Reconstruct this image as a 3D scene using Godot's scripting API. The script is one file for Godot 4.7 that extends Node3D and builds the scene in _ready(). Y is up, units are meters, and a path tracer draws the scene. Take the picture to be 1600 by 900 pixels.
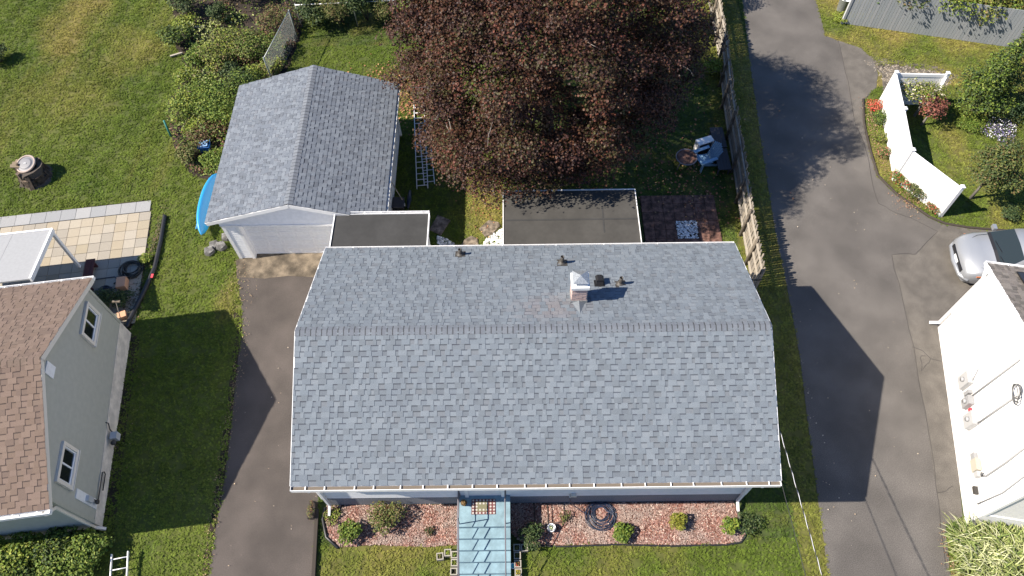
extends Node3D
# Two houses and a ranch house with its garage seen from a drone. World: ranch house centred on the origin, ridge along x, camera towards +z, metres.

const VIEW := [Vector2(-26.5, -22.5), Vector2(25.5, -21.5), Vector2(15.5, 7.0), Vector2(-17.0, 7.0)]
var rng := RandomNumberGenerator.new()
var used := {}
var X := Transform3D()          # what v() applies: world to the thing's own frame
var M := {}
var noise_a := FastNoiseLite.new()
var noise_b := FastNoiseLite.new()
var noise_c := FastNoiseLite.new()
var leaf := {}
var not_grass: Array = []

# ---------------------------------------------------------------- names and tags
func numbered(parent: Node, called: String) -> String:
	var key := str(parent.get_instance_id()) + called
	var n: int = used.get(key, 0)
	used[key] = n + 1
	return called if n == 0 else "%s_%03d" % [called, n]

func tag(o: Node, label: String, category := "", group := "", kind := "") -> Node:
	if label: o.set_meta("label", label)
	if category: o.set_meta("category", category)
	if group: o.set_meta("group", group)
	if kind: o.set_meta("kind", kind)
	return o

func thing(called: String, label: String, category: String, at := Vector3.ZERO, turn := 0.0, group := "") -> Node3D:
	var o := Node3D.new()
	o.name = numbered(self, called)
	add_child(o, true)
	o.position = at
	o.rotation.y = turn
	tag(o, label, category, group)
	X = o.transform.affine_inverse()
	return o

func own() -> void: X = Transform3D()

func copy_of(o: Node3D, called: String, label: String, at: Vector3, turn := 0.0) -> Node3D:
	var c: Node3D = o.duplicate()
	c.name = numbered(self, called)
	add_child(c, true)
	c.position = at
	c.rotation.y = turn
	c.set_meta("label", label)
	return c

func part(parent: Node, called: String, st: Variant, m: Material, stuff := false) -> MeshInstance3D:
	var o := MeshInstance3D.new()
	if st is SurfaceTool:
		st.generate_normals()
		o.mesh = st.commit()
	else:
		o.mesh = st
	o.material_override = m
	o.name = numbered(parent, called)
	parent.add_child(o, true)
	if stuff: o.set_meta("kind", "stuff")
	return o

func struct(called: String, st: SurfaceTool, m: Material, label := "") -> MeshInstance3D:
	var o := part(self, called, st, m)
	tag(o, label, "", "", "structure")
	return o

# ---------------------------------------------------------------- shapes
func mk(smooth := false) -> SurfaceTool:
	var st := SurfaceTool.new()
	st.begin(Mesh.PRIMITIVE_TRIANGLES)
	st.set_smooth_group(0 if smooth else -1)
	return st

func tri(st: SurfaceTool, a: Vector3, b: Vector3, c: Vector3) -> void:      # counter-clockwise seen from outside
	st.add_vertex(X * a); st.add_vertex(X * c); st.add_vertex(X * b)

func quad(st: SurfaceTool, a: Vector3, b: Vector3, c: Vector3, d: Vector3) -> void:
	tri(st, a, b, c); tri(st, a, c, d)

func box(st: SurfaceTool, c: Vector3, s: Vector3, b := Basis()) -> SurfaceTool:
	var x := b.x * s.x / 2.0
	var y := b.y * s.y / 2.0
	var z := b.z * s.z / 2.0
	quad(st, c - x - y + z, c + x - y + z, c + x + y + z, c - x + y + z)
	quad(st, c + x - y - z, c - x - y - z, c - x + y - z, c + x + y - z)
	quad(st, c + x - y + z, c + x - y - z, c + x + y - z, c + x + y + z)
	quad(st, c - x - y - z, c - x - y + z, c - x + y + z, c - x + y - z)
	quad(st, c - x + y + z, c + x + y + z, c + x + y - z, c - x + y - z)
	quad(st, c - x - y - z, c + x - y - z, c + x - y + z, c - x - y + z)
	return st

func span(st: SurfaceTool, lo: Vector3, hi: Vector3) -> SurfaceTool:
	return box(st, (lo + hi) / 2.0, hi - lo)

func bar(st: SurfaceTool, a: Vector3, b: Vector3, w: float, h: float, up := Vector3.UP) -> SurfaceTool:
	var z := (b - a).normalized()
	var u := up if absf(z.dot(up)) < 0.98 else Vector3.RIGHT
	var x := u.cross(z).normalized()
	return box(st, (a + b) / 2.0, Vector3(w, h, a.distance_to(b)), Basis(x, z.cross(x), z))

func tube(st: SurfaceTool, pts: Array, r: Variant, n := 6, closed := false) -> SurfaceTool:
	var rings := []
	var side := Vector3.ZERO
	for i in pts.size():
		var a: Vector3 = pts[maxi(i - 1, 0)] if not closed else pts[(i - 1 + pts.size()) % pts.size()]
		var b: Vector3 = pts[mini(i + 1, pts.size() - 1)] if not closed else pts[(i + 1) % pts.size()]
		var d := (b - a).normalized()
		if side == Vector3.ZERO or absf(side.dot(d)) > 0.99: side = d.cross(Vector3.UP if absf(d.y) < 0.9 else Vector3.RIGHT).normalized()
		side = (side - d * side.dot(d)).normalized()
		var up := side.cross(d)
		var rad: float = r[i] if r is Array else r
		var ring := []
		for k in n:
			var t := TAU * k / n
			ring.append(Vector3(pts[i]) + (side * cos(t) + up * sin(t)) * rad)
		rings.append(ring)
	var last := rings.size() if closed else rings.size() - 1
	for i in last:
		var j := (i + 1) % rings.size()
		for k in n:
			var l := (k + 1) % n
			quad(st, rings[i][k], rings[i][l], rings[j][l], rings[j][k])
	if not closed:
		for k in range(1, n - 1):
			tri(st, rings[0][0], rings[0][k + 1], rings[0][k])
			tri(st, rings[-1][0], rings[-1][k], rings[-1][k + 1])
	return st

func lathe(st: SurfaceTool, profile: Array, n := 16, at := Vector3.ZERO, b := Basis(), wob := 0.0) -> SurfaceTool:
	for i in profile.size() - 1:
		for k in n:
			var q := []
			for e in [[i, k], [i, k + 1], [i + 1, k + 1], [i + 1, k]]:
				var t: float = TAU * (int(e[1]) % n) / n
				var p: Vector2 = profile[e[0]]
				var rr := p.x * (1.0 + wob * noise_a.get_noise_2d(cos(t) * 40.0 + e[0] * 9.0, sin(t) * 40.0))
				q.append(at + b * Vector3(sin(t) * rr, p.y, cos(t) * rr))
			quad(st, q[0], q[1], q[2], q[3])
	return st

func ring(c: Vector3, r: float, n := 20, b := Basis()) -> Array:
	var out := []
	for k in n: out.append(c + b * Vector3(cos(TAU * k / n) * r, 0, sin(TAU * k / n) * r))
	return out

# polygon in f's xy plane, extruded along f's z from 0 to depth
func prism(st: SurfaceTool, pts: Array, f: Transform3D, depth: float) -> SurfaceTool:
	var p := PackedVector2Array(pts)
	var area := 0.0
	for i in p.size(): area += p[i].cross(p[(i + 1) % p.size()])
	if area < 0: p.reverse()
	var ix := []
	for piece in Geometry2D.decompose_polygon_in_convex(p):
		for k in range(1, piece.size() - 1): ix.append_array([piece[0], piece[k], piece[k + 1]])
	var up := f.basis.z.normalized() * depth
	for i in range(0, ix.size(), 3):
		var a := f * Vector3(ix[i].x, ix[i].y, 0)
		var b := f * Vector3(ix[i + 1].x, ix[i + 1].y, 0)
		var c := f * Vector3(ix[i + 2].x, ix[i + 2].y, 0)
		if (b - a).cross(c - a).dot(up) < 0:
			var s := b; b = c; c = s
		tri(st, a + up, b + up, c + up)
		tri(st, a, c, b)
	for i in p.size():
		var j := (i + 1) % p.size()
		var a := f * Vector3(p[i].x, p[i].y, 0)
		var b := f * Vector3(p[j].x, p[j].y, 0)
		quad(st, a, b, b + up, a + up)
	return st

const FLAT := Transform3D(Vector3(1, 0, 0), Vector3(0, 0, -1), Vector3(0, 1, 0), Vector3.ZERO)   # xy of the polygon = x, -z of the ground
func slab(st: SurfaceTool, pts: Array, y0: float, y1: float) -> SurfaceTool:
	var q := []
	for p in pts: q.append(Vector2(p.x, -p.y))
	var f := FLAT
	f.origin.y = y0
	return prism(st, q, f, y1 - y0)

func V(a: Array) -> Array:
	var out := []
	for i in range(0, a.size(), 2): out.append(Vector2(a[i], a[i + 1]))
	return out

# ---------------------------------------------------------------- materials
func grey_noise(called: String, freq: float, lo: float, hi: float, kind := 0, octaves := 4, size := 512, sd := 1) -> NoiseTexture2D:
	var n := FastNoiseLite.new()
	n.seed = sd
	n.frequency = freq
	n.noise_type = FastNoiseLite.TYPE_CELLULAR if kind == 1 else FastNoiseLite.TYPE_SIMPLEX_SMOOTH
	n.fractal_octaves = octaves
	if kind == 1:
		n.fractal_type = FastNoiseLite.FRACTAL_NONE
		n.cellular_return_type = FastNoiseLite.RETURN_CELL_VALUE
	var t := NoiseTexture2D.new()
	t.width = size; t.height = size
	t.seamless = true
	t.noise = n
	var g := Gradient.new()
	g.offsets = PackedFloat32Array([0.15, 0.85])
	g.colors = PackedColorArray([Color(lo, lo, lo), Color(hi, hi, hi)])
	t.color_ramp = g
	t.resource_name = called
	return t

var T := {}
func lin(c: Color) -> Color: return c.linear_to_srgb()

# colour is a linear real-world base colour
func mat(key: String, c: Color, rough := 0.85, grain := "", scale := 0.3, coarse := "", cscale := 0.06, metal := 0.0) -> StandardMaterial3D:
	if M.has(key): return M[key]
	var m := StandardMaterial3D.new()
	m.resource_name = key
	m.albedo_color = lin(c)
	m.roughness = rough
	m.metallic = metal
	if grain:
		m.albedo_texture = T[grain]
		m.uv1_triplanar = true
		m.uv1_world_triplanar = true
		m.uv1_scale = Vector3.ONE * scale
	if coarse:
		m.detail_enabled = true
		m.detail_blend_mode = BaseMaterial3D.BLEND_MODE_MUL
		m.detail_albedo = T[coarse]
		m.detail_uv_layer = BaseMaterial3D.DETAIL_UV_2
		m.uv2_triplanar = true
		m.uv2_world_triplanar = true
		m.uv2_scale = Vector3.ONE * cscale
	M[key] = m
	return m

func tinted(key: String, rough := 0.8, grain := "", scale := 0.5, light := Color.BLACK) -> StandardMaterial3D:
	var m := mat(key, Color.WHITE, rough, grain, scale)
	m.vertex_color_use_as_albedo = true
	if light != Color.BLACK:
		m.backlight_enabled = true
		m.backlight = light
	return m

func materials() -> void:
	T["fine"] = grey_noise("fine", 0.09, 0.72, 1.0, 0, 3, 512, 3)
	T["grit"] = grey_noise("grit", 0.22, 0.55, 1.0, 0, 3, 512, 4)
	T["soft"] = grey_noise("soft", 0.012, 0.86, 1.0, 0, 5, 512, 5)
	T["patchy"] = grey_noise("patchy", 0.013, 0.82, 1.0, 0, 6, 512, 12)
	T["mid"] = grey_noise("mid", 0.16, 0.72, 1.0, 0, 4, 512, 14)
	T["faint"] = grey_noise("faint", 0.03, 0.95, 1.0, 0, 4, 512, 8)
	T["blotch"] = grey_noise("blotch", 0.014, 0.55, 1.0, 0, 5, 512, 6)
	T["stain"] = grey_noise("stain", 0.02, 0.35, 1.0, 0, 5, 512, 7)
	mat("asphalt", Color(0.16, 0.146, 0.134), 0.92, "mid", 0.35, "patchy", 0.07)
	mat("asphalt_patch", Color(0.172, 0.155, 0.136), 0.92, "mid", 0.4, "soft", 0.25)
	mat("asphalt_drive", Color(0.112, 0.094, 0.084), 0.92, "mid", 0.4, "patchy", 0.09)
	mat("tar", Color(0.055, 0.05, 0.047), 0.7)
	mat("concrete", Color(0.36, 0.29, 0.21), 0.95, "grit", 0.5, "blotch", 0.25)
	mat("soil", Color(0.075, 0.052, 0.036), 1.0, "grit", 0.5, "blotch", 0.2)
	mat("mulch_bed", Color(0.19, 0.085, 0.06), 1.0, "grit", 0.5)
	mat("gravel_bed", Color(0.27, 0.235, 0.19), 1.0, "grit", 0.6, "blotch", 0.3)
	mat("white_paint", Color(0.84, 0.84, 0.84), 0.5, "faint", 0.4)
	mat("white_vinyl", Color(0.82, 0.82, 0.82), 0.45)
	mat("white_siding", Color(0.83, 0.84, 0.86), 0.55, "faint", 0.3)
	mat("far_siding", Color(0.8, 0.79, 0.78), 0.6, "faint", 0.3)
	mat("soffit", Color(0.82, 0.82, 0.83), 0.6)
	mat("foundation", Color(0.25, 0.27, 0.3), 0.9, "fine", 0.5)
	mat("cream", Color(0.82, 0.75, 0.65), 0.9, "faint", 0.5, "soft", 0.4)
	mat("cream_trim", Color(0.72, 0.66, 0.57), 0.7)
	mat("sage", Color(0.43, 0.425, 0.36), 0.6, "faint", 0.25)
	mat("glass", Color(0.012, 0.014, 0.016), 0.08)
	mat("membrane", Color(0.046, 0.046, 0.046), 0.95, "faint", 0.35, "soft", 0.15)
	mat("membrane_grey", Color(0.063, 0.06, 0.055), 0.95, "faint", 0.35, "soft", 0.15)
	mat("dirty_shingle", Color(0.25, 0.225, 0.205), 0.95, "grit", 0.4, "stain", 0.25)
	mat("solar", Color(0.012, 0.014, 0.022), 0.25)
	mat("blue_paint", Color(0.235, 0.355, 0.415), 1.0, "faint", 0.6, "soft", 0.35)
	mat("iron", Color(0.16, 0.15, 0.17), 0.5)
	mat("black_plastic", Color(0.018, 0.018, 0.02), 0.45)
	mat("dark_metal", Color(0.05, 0.045, 0.04), 0.6)
	mat("galvanised", Color(0.5, 0.53, 0.55), 0.4, "fine", 0.5, "", 0.1, 0.6)
	mat("aluminium", Color(0.72, 0.72, 0.73), 0.45, "", 0.1, "", 0.1, 0.15)
	mat("brick", Color(0.72, 0.54, 0.49), 0.9, "fine", 2.0)
	mat("mortar", Color(0.74, 0.68, 0.64), 0.95, "fine", 2.0)
	mat("old_wood", Color(0.34, 0.285, 0.22), 0.95, "fine", 1.0, "blotch", 0.5)
	mat("rail_wood", Color(0.47, 0.42, 0.35), 0.95, "fine", 1.0)
	mat("red_wood", Color(0.1, 0.03, 0.03), 0.8, "fine", 1.0)
	mat("bark", Color(0.13, 0.105, 0.085), 0.95, "grit", 1.0)
	mat("pale_bark", Color(0.3, 0.27, 0.24), 0.9, "grit", 1.0)
	mat("twig", Color(0.24, 0.21, 0.185), 0.8)
	mat("terracotta", Color(0.5, 0.28, 0.17), 0.8)
	mat("timber", Color(0.07, 0.055, 0.045), 0.9, "grit", 0.8)
	mat("stone_tan", Color(0.42, 0.34, 0.26), 0.95, "grit", 1.2, "blotch", 0.6)
	mat("stone_grey", Color(0.36, 0.35, 0.34), 0.95, "grit", 1.2, "blotch", 0.6)
	mat("block", Color(0.52, 0.48, 0.41), 0.95, "grit", 1.5)
	mat("kayak_blue", Color(0.03, 0.3, 0.62), 0.35)
	mat("bucket_blue", Color(0.02, 0.14, 0.45), 0.4)
	mat("pale_blue", Color(0.2, 0.34, 0.55), 0.5)
	mat("chair_blue", Color(0.2, 0.34, 0.48), 0.5)
	mat("chair_white", Color(0.75, 0.75, 0.74), 0.5)
	mat("bench_grey", Color(0.085, 0.082, 0.092), 0.8, "fine", 0.8)
	mat("paver_red", Color(0.38, 0.2, 0.15), 0.95, "grit", 0.8, "blotch", 0.5)
	mat("hose_black", Color(0.015, 0.018, 0.016), 0.4)
	mat("hose_blue", Color(0.02, 0.03, 0.06), 0.4)
	mat("car_paint", Color(0.32, 0.335, 0.36), 0.32, "", 0.1, "", 0.1, 0.45)
	M["car_paint"].clearcoat_enabled = true
	M["car_paint"].clearcoat = 0.8
	mat("rubber", Color(0.02, 0.02, 0.02), 0.8)
	mat("car_black", Color(0.012, 0.012, 0.014), 0.35)
	mat("windscreen", Color(0.02, 0.028, 0.032), 0.05)
	mat("lamp_glass", Color(0.7, 0.72, 0.75), 0.1)
	mat("amber", Color(0.6, 0.2, 0.08), 0.2)
	mat("meter_grey", Color(0.45, 0.46, 0.47), 0.5)
	mat("beige_box", Color(0.66, 0.62, 0.54), 0.6)
	mat("box_grey", Color(0.4, 0.4, 0.4), 0.5)
	mat("dull_grey", Color(0.3, 0.3, 0.305), 0.5)
	mat("box_beige", Color(0.42, 0.39, 0.32), 0.6)
	mat("red_tag", Color(0.6, 0.05, 0.07), 0.6)
	mat("gutter_litter", Color(0.24, 0.2, 0.16), 1.0, "grit", 1.5)
	mat("rug", Color(0.13, 0.045, 0.045), 0.95)
	mat("rug_light", Color(0.42, 0.39, 0.36), 0.95)
	mat("rug_green", Color(0.16, 0.15, 0.09), 0.95)
	mat("cable", Color(0.03, 0.03, 0.03), 0.5)
	mat("cable_pale", Color(0.7, 0.7, 0.7), 0.5)
	mat("chain", Color(0.3, 0.33, 0.32), 0.45, "", 0.1, "", 0.1, 0.4)
	mat("teal", Color(0.03, 0.2, 0.18), 0.6)
	tinted("shingle", 0.95, "grit", 0.9)
	mat("shingle", Color.WHITE).detail_enabled = true
	M["shingle"].detail_blend_mode = BaseMaterial3D.BLEND_MODE_MUL
	M["shingle"].detail_albedo = T["faint"]
	M["shingle"].detail_uv_layer = BaseMaterial3D.DETAIL_UV_2
	M["shingle"].uv2_triplanar = true
	M["shingle"].uv2_world_triplanar = true
	M["shingle"].uv2_scale = Vector3.ONE * 0.12
	tinted("brown_shingle", 0.95, "grit", 0.9)
	tinted("plank", 0.9, "fine", 1.2)
	tinted("chip", 0.95)
	tinted("stone", 0.9)
	tinted("paver", 0.9, "grit", 0.9)
	tinted("grass_blade", 0.7, "", 0.5, Color(0.25, 0.3, 0.08))
	tinted("leaf", 0.62, "", 0.5, Color(0.22, 0.3, 0.08))
	tinted("maroon_leaf", 0.5, "", 0.5, Color(0.16, 0.05, 0.03))
	tinted("litter", 0.8)
	M["leaf"].metallic_specular = 0.35
	M["grass_blade"].metallic_specular = 0.2
	M["maroon_leaf"].metallic_specular = 0.3

# ---------------------------------------------------------------- leaves and other scattered copies
func fan(pts: Array, lift := 0.0) -> ArrayMesh:
	own()
	var st := mk(true)
	for i in range(1, pts.size() - 1):
		tri(st, Vector3(pts[0].x, 0, pts[0].y), Vector3(pts[i + 1].x, lift * absf(pts[i + 1].x), pts[i + 1].y), Vector3(pts[i].x, lift * absf(pts[i].x), pts[i].y))
	st.generate_normals()
	return st.commit()

func leaf_shapes() -> void:
	leaf["oval"] = fan(V([0, -0.5, 0.28, -0.15, 0.24, 0.2, 0, 0.5, -0.24, 0.2, -0.28, -0.15]), 0.35)
	leaf["slim"] = fan(V([0, -0.5, 0.14, -0.1, 0, 0.5, -0.14, -0.1]), 0.4)
	leaf["maple"] = fan(V([0, -0.45, 0.5, -0.28, 0.3, 0.02, 0.46, 0.3, 0.12, 0.22, 0, 0.55, -0.12, 0.22, -0.46, 0.3, -0.3, 0.02, -0.5, -0.28]), 0.3)
	own()
	var st := mk()                                                     # a tuft of grass: nine bent blades
	rng.seed = 11
	for k in 9:
		var a := rng.randf() * TAU
		var base := Vector3(cos(a), 0, sin(a)) * rng.randf() * 0.05
		var lean := Vector3(cos(a + rng.randf_range(-1, 1)), 0, sin(a + rng.randf_range(-1, 1)))
		var w := lean.cross(Vector3.UP) * 0.008
		var h := rng.randf_range(0.03, 0.062)
		var mid := base + lean * h * 0.35 + Vector3.UP * h * 0.75
		var tip := base + lean * h * rng.randf_range(0.9, 1.5) + Vector3.UP * h * rng.randf_range(0.55, 1.0)
		quad(st, base - w, base + w, mid + w * 0.8, mid - w * 0.8)
		tri(st, mid - w * 0.8, mid + w * 0.8, tip)
	st.generate_normals()
	leaf["tuft"] = st.commit()
	st = mk()                                                          # a long arching blade
	var pts := [Vector3(0, 0, 0), Vector3(0, 0.35, 0.06), Vector3(0, 0.62, 0.22), Vector3(0, 0.74, 0.46), Vector3(0, 0.68, 0.72)]
	var wid := [0.012, 0.016, 0.015, 0.011, 0.001]
	for i in 4:
		var wa := Vector3(wid[i], 0, 0)
		var wb := Vector3(wid[i + 1], 0, 0)
		quad(st, pts[i] - wa, pts[i] + wa, pts[i + 1] + wb, pts[i + 1] - wb)
	st.generate_normals()
	leaf["blade"] = st.commit()
	leaf["chip"] = part_mesh(box(mk(), Vector3.ZERO, Vector3(0.5, 0.16, 1.0)))
	leaf["pebble"] = part_mesh(lathe(mk(), V([0, -0.35, 0.4, -0.2, 0.5, 0.02, 0.3, 0.3, 0, 0.36]), 6, Vector3.ZERO, Basis(), 0.5))

func part_mesh(st: SurfaceTool) -> ArrayMesh:
	st.generate_normals()
	return st.commit()

func facing(n: Vector3, spin: float, s: Vector3) -> Basis:
	var y := n.normalized()
	var x := y.cross(Vector3(cos(spin), 0.013, sin(spin))).normalized()
	return Basis(x * s.x, y * s.y, x.cross(y) * s.z)

class Scatter:
	var buf := PackedFloat32Array()
	var n := 0
	func add(b: Basis, o: Vector3, c: Color) -> void:
		buf.append_array(PackedFloat32Array([b.x.x, b.y.x, b.z.x, o.x, b.x.y, b.y.y, b.z.y, o.y, b.x.z, b.y.z, b.z.z, o.z, c.r, c.g, c.b, 1.0]))
		n += 1

func scattered(parent: Node, called: String, s: Scatter, mesh: Mesh, m: Material, stuff := false) -> MultiMeshInstance3D:
	var mm := MultiMesh.new()
	mm.transform_format = MultiMesh.TRANSFORM_3D
	mm.use_colors = true
	mm.mesh = mesh
	mm.instance_count = s.n
	mm.buffer = s.buf
	var o := MultiMeshInstance3D.new()
	o.multimesh = mm
	o.material_override = m
	o.name = numbered(parent, called)
	parent.add_child(o, true)
	if stuff: o.set_meta("kind", "stuff")
	return o

func shade(c: Color, by: float) -> Color:
	var f := 1.0 + rng.randf_range(-by, by)
	return Color(c.r * f, c.g * f, c.b * f)

# leaves round the lobes [centre, radii]; positions in the parent's own frame
func foliage(parent: Node, called: String, lobes: Array, n: int, mesh: Mesh, size: Vector2, tones: Array, m: Material, up := 0.6, deep := 0.45, bumpy := 0.3, by_clump := false) -> MultiMeshInstance3D:
	var s := Scatter.new()
	var weights := []
	var sum := 0.0
	for l in lobes:
		var r: Vector3 = l[1]
		sum += r.x * r.y + r.y * r.z + r.x * r.z
		weights.append(sum)
	for i in n:
		var pick := rng.randf() * sum
		var k := 0
		while weights[k] < pick: k += 1
		var c: Vector3 = lobes[k][0]
		var r: Vector3 = lobes[k][1]
		var d := Vector3(rng.randfn(), rng.randfn(), rng.randfn()).normalized()
		if d.y < -0.25: d.y = -d.y * 0.6
		var b := 1.0 + bumpy * noise_b.get_noise_3d(d.x * 60 + c.x * 50, d.y * 60 + c.y * 50, d.z * 60 + c.z * 50) * 1.6
		var deepness := 1.0 - deep * pow(rng.randf(), 2.0)
		var p := c + d * r * b * deepness
		if p.y < 0.02: p.y = 0.02 + rng.randf() * 0.06
		var nrm := (d * (1.0 - up) + Vector3.UP * up + Vector3(rng.randfn(), rng.randfn(), rng.randfn()) * 0.42).normalized()
		var sz := rng.randf_range(size.x, size.y)
		var t: Color = tones[(k * 5 + rng.randi() % 4 if by_clump else rng.randi()) % tones.size()]
		s.add(facing(nrm, rng.randf() * TAU, Vector3.ONE * sz), p, shade(t, 0.3))
	return scattered(parent, called, s, mesh, m, true)

const GREENS := [Color(0.080, 0.128, 0.017), Color(0.110, 0.158, 0.022), Color(0.055, 0.097, 0.014), Color(0.150, 0.184, 0.032)]
const DARK_GREENS := [Color(0.03, 0.055, 0.02), Color(0.045, 0.07, 0.022), Color(0.06, 0.08, 0.025)]
const YELLOW_GREENS := [Color(0.170, 0.214, 0.026), Color(0.130, 0.178, 0.023), Color(0.210, 0.224, 0.039)]
const OLIVE := [Color(0.090, 0.108, 0.028), Color(0.120, 0.130, 0.036), Color(0.070, 0.092, 0.024), Color(0.130, 0.097, 0.040)]
const BROWNS := [Color(0.12, 0.06, 0.035), Color(0.16, 0.09, 0.05), Color(0.08, 0.05, 0.03)]

func shrub(called: String, label: String, cat: String, group: String, at: Vector2, r: float, h: float, n: int, tones: Array, size := Vector2(0.04, 0.08), shape := "oval", lobes_n := 5) -> Node3D:
	var t := thing(called, label, cat, Vector3(at.x, 0, at.y), 0.0, group)
	own()
	var lobes := []
	for i in lobes_n:
		var a := TAU * i / lobes_n + rng.randf()
		var q := rng.randf_range(0.35, 0.6) * r if i else 0.0
		var rr := r * rng.randf_range(0.45, 0.62)
		lobes.append([Vector3(cos(a) * q, h * rng.randf_range(0.45, 0.62), sin(a) * q), Vector3(rr, h * rng.randf_range(0.34, 0.42), rr)])
	foliage(t, "foliage", lobes, n, leaf[shape], size, tones, M["leaf"])
	var st := mk(true)
	for i in 5:
		var a := TAU * i / 5.0 + rng.randf()
		tube(st, [Vector3(cos(a) * 0.03, 0, sin(a) * 0.03), Vector3(cos(a) * r * 0.25, h * 0.35, sin(a) * r * 0.25), Vector3(cos(a) * r * 0.55, h * 0.7, sin(a) * r * 0.55)], [0.02, 0.014, 0.006], 5)
	part(t, "stem", st, M["bark"])
	return t

# ---------------------------------------------------------------- shingles
var shingle_mesh := {}
func tab(w: float, tooth: bool, tone: Color, expo: float, band := true) -> ArrayMesh:
	var key := "%.2f %s %s %.3f" % [w, tooth, tone, expo]
	if shingle_mesh.has(key): return shingle_mesh[key]
	var keep := X
	own()
	var st := mk()
	var lo := 0.017 if tooth else 0.008
	var hi := 0.009 if tooth else 0.002
	var a := Vector3(0, lo, 0); var b := Vector3(w, lo, 0)
	var c := Vector3(w, hi, -expo); var d := Vector3(0, hi, -expo)
	var cut := 1.0 if tooth or not band else 1.0 - 0.03 / expo
	var e := b.lerp(c, cut); var f := a.lerp(d, cut)
	st.set_color(tone)
	quad(st, a, b, e, f)
	quad(st, Vector3(0, 0, 0), Vector3(w, 0, 0), b, a)
	quad(st, Vector3(w, 0, 0), Vector3(w, 0, -expo), c, b)
	quad(st, Vector3(0, 0, -expo), Vector3(0, 0, 0), a, d)
	if cut < 1.0:
		st.set_color(Color(tone.r * 0.43, tone.g * 0.43, tone.b * 0.47))   # the dark granule band printed on the lower ply of a laminated shingle
		quad(st, f, e, c, d)
	st.generate_normals()
	shingle_mesh[key] = st.commit()
	X = keep
	return shingle_mesh[key]

# o: eave corner, along: unit vector to the right seen from outside, up: unit vector up the slope
func shingles(roof: Node3D, o: Vector3, along: Vector3, up: Vector3, L: float, S: float, tones: Array, m: Material, singles: int, expo := 0.1435, teeth := [0.09, 0.13, 0.17, 0.22], gaps := [0.08, 0.12, 0.16, 0.2]) -> void:
	var frame := Basis(along, along.cross(up) * -1.0, -up)
	if frame.y.y < 0: frame.y = -frame.y
	var rest := mk()
	var many := false
	var done := 0
	for i in ceili(S / expo):
		var x := -rng.randf() * 0.3
		var tooth := rng.randf() < 0.5
		var ex := minf(expo, S - i * expo)
		if ex < 0.03: continue
		while x < L:
			var w: float = teeth[rng.randi() % teeth.size()] if tooth else gaps[rng.randi() % gaps.size()]
			var x0 := maxf(x, 0.0)
			var x1 := minf(x + w, L)
			if x1 - x0 > 0.02:
				var tone: Color = tones[rng.randi() % 5] if tooth else tones[rng.randi() % tones.size()]
				var at := o + along * x0 + up * (i * expo)
				if absf(L - 12.54) < 0.01 and at.z < 0.0:                          # reddish run-off stain left of the brick chimney
					var st := clampf(1.0 - Vector2((at.x - 0.6) / 1.3, (at.z + 0.85) / 0.75).length(), 0.0, 1.0)
					if st > 0.0 and rng.randf() < 0.75: tone = tone.lerp(Color(0.33, 0.28, 0.275), snappedf(st * 0.6, 0.15))
				var mesh := tab(snappedf(x1 - x0, 0.01), tooth, tone, ex)
				var f := X * Transform3D(frame, o + along * x0 + up * (i * expo))
				if done < singles:
					var p := part(roof, "shingle", mesh, m)
					p.transform = f
					done += 1
				else:
					rest.append_from(mesh, 0, f)
					many = true
			x += w
			tooth = not tooth
	if many: 
		var p := MeshInstance3D.new()
		p.mesh = rest.commit()
		p.material_override = m
		p.name = numbered(roof, "shingles")
		roof.add_child(p, true)
		p.set_meta("kind", "stuff")

func ridge_caps(roof: Node3D, a: Vector3, b: Vector3, dl: Vector3, dr: Vector3, tones: Array, m: Material, expo := 0.1435, w := 0.15) -> void:
	var d := (b - a).normalized()
	var n := int(a.distance_to(b) / expo)
	var step := a.distance_to(b) / n
	var shapes := []
	var keep := X
	for tone in tones:
		own()
		var st := mk()
		st.set_color(tone)
		var lo := Vector3.UP * 0.03
		var hi := Vector3.UP * 0.018
		var z0 := Vector3.ZERO
		var z1 := d * step * 1.0
		for s in [dl, dr]:
			var side: Vector3 = s * w
			var q := [z0 + lo, z1 + hi, z1 + side + hi, z0 + side + lo]
			quad(st, q[0], q[1], q[2], q[3])
			quad(st, q[0], q[3], q[3] - lo, q[0] - lo)
			quad(st, q[3], q[2], q[2] - hi, q[3] - lo)
		st.set_color(Color(tone.r * 0.35, tone.g * 0.35, tone.b * 0.35))
		for s in [dl, dr]:                                                   # the unfaded strip under each overlap
			var side: Vector3 = s * w
			quad(st, z1 - d * 0.03 + hi * 1.3, z1 + hi * 1.2, z1 + side + hi * 1.2, z1 - d * 0.03 + side + hi * 1.3)
		st.generate_normals()
		shapes.append(st.commit())
	for i in n:
		var p := part(roof, "ridge_cap", shapes[rng.randi() % shapes.size()], m)
		p.position = keep * (a + d * step * i)
	X = keep

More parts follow.
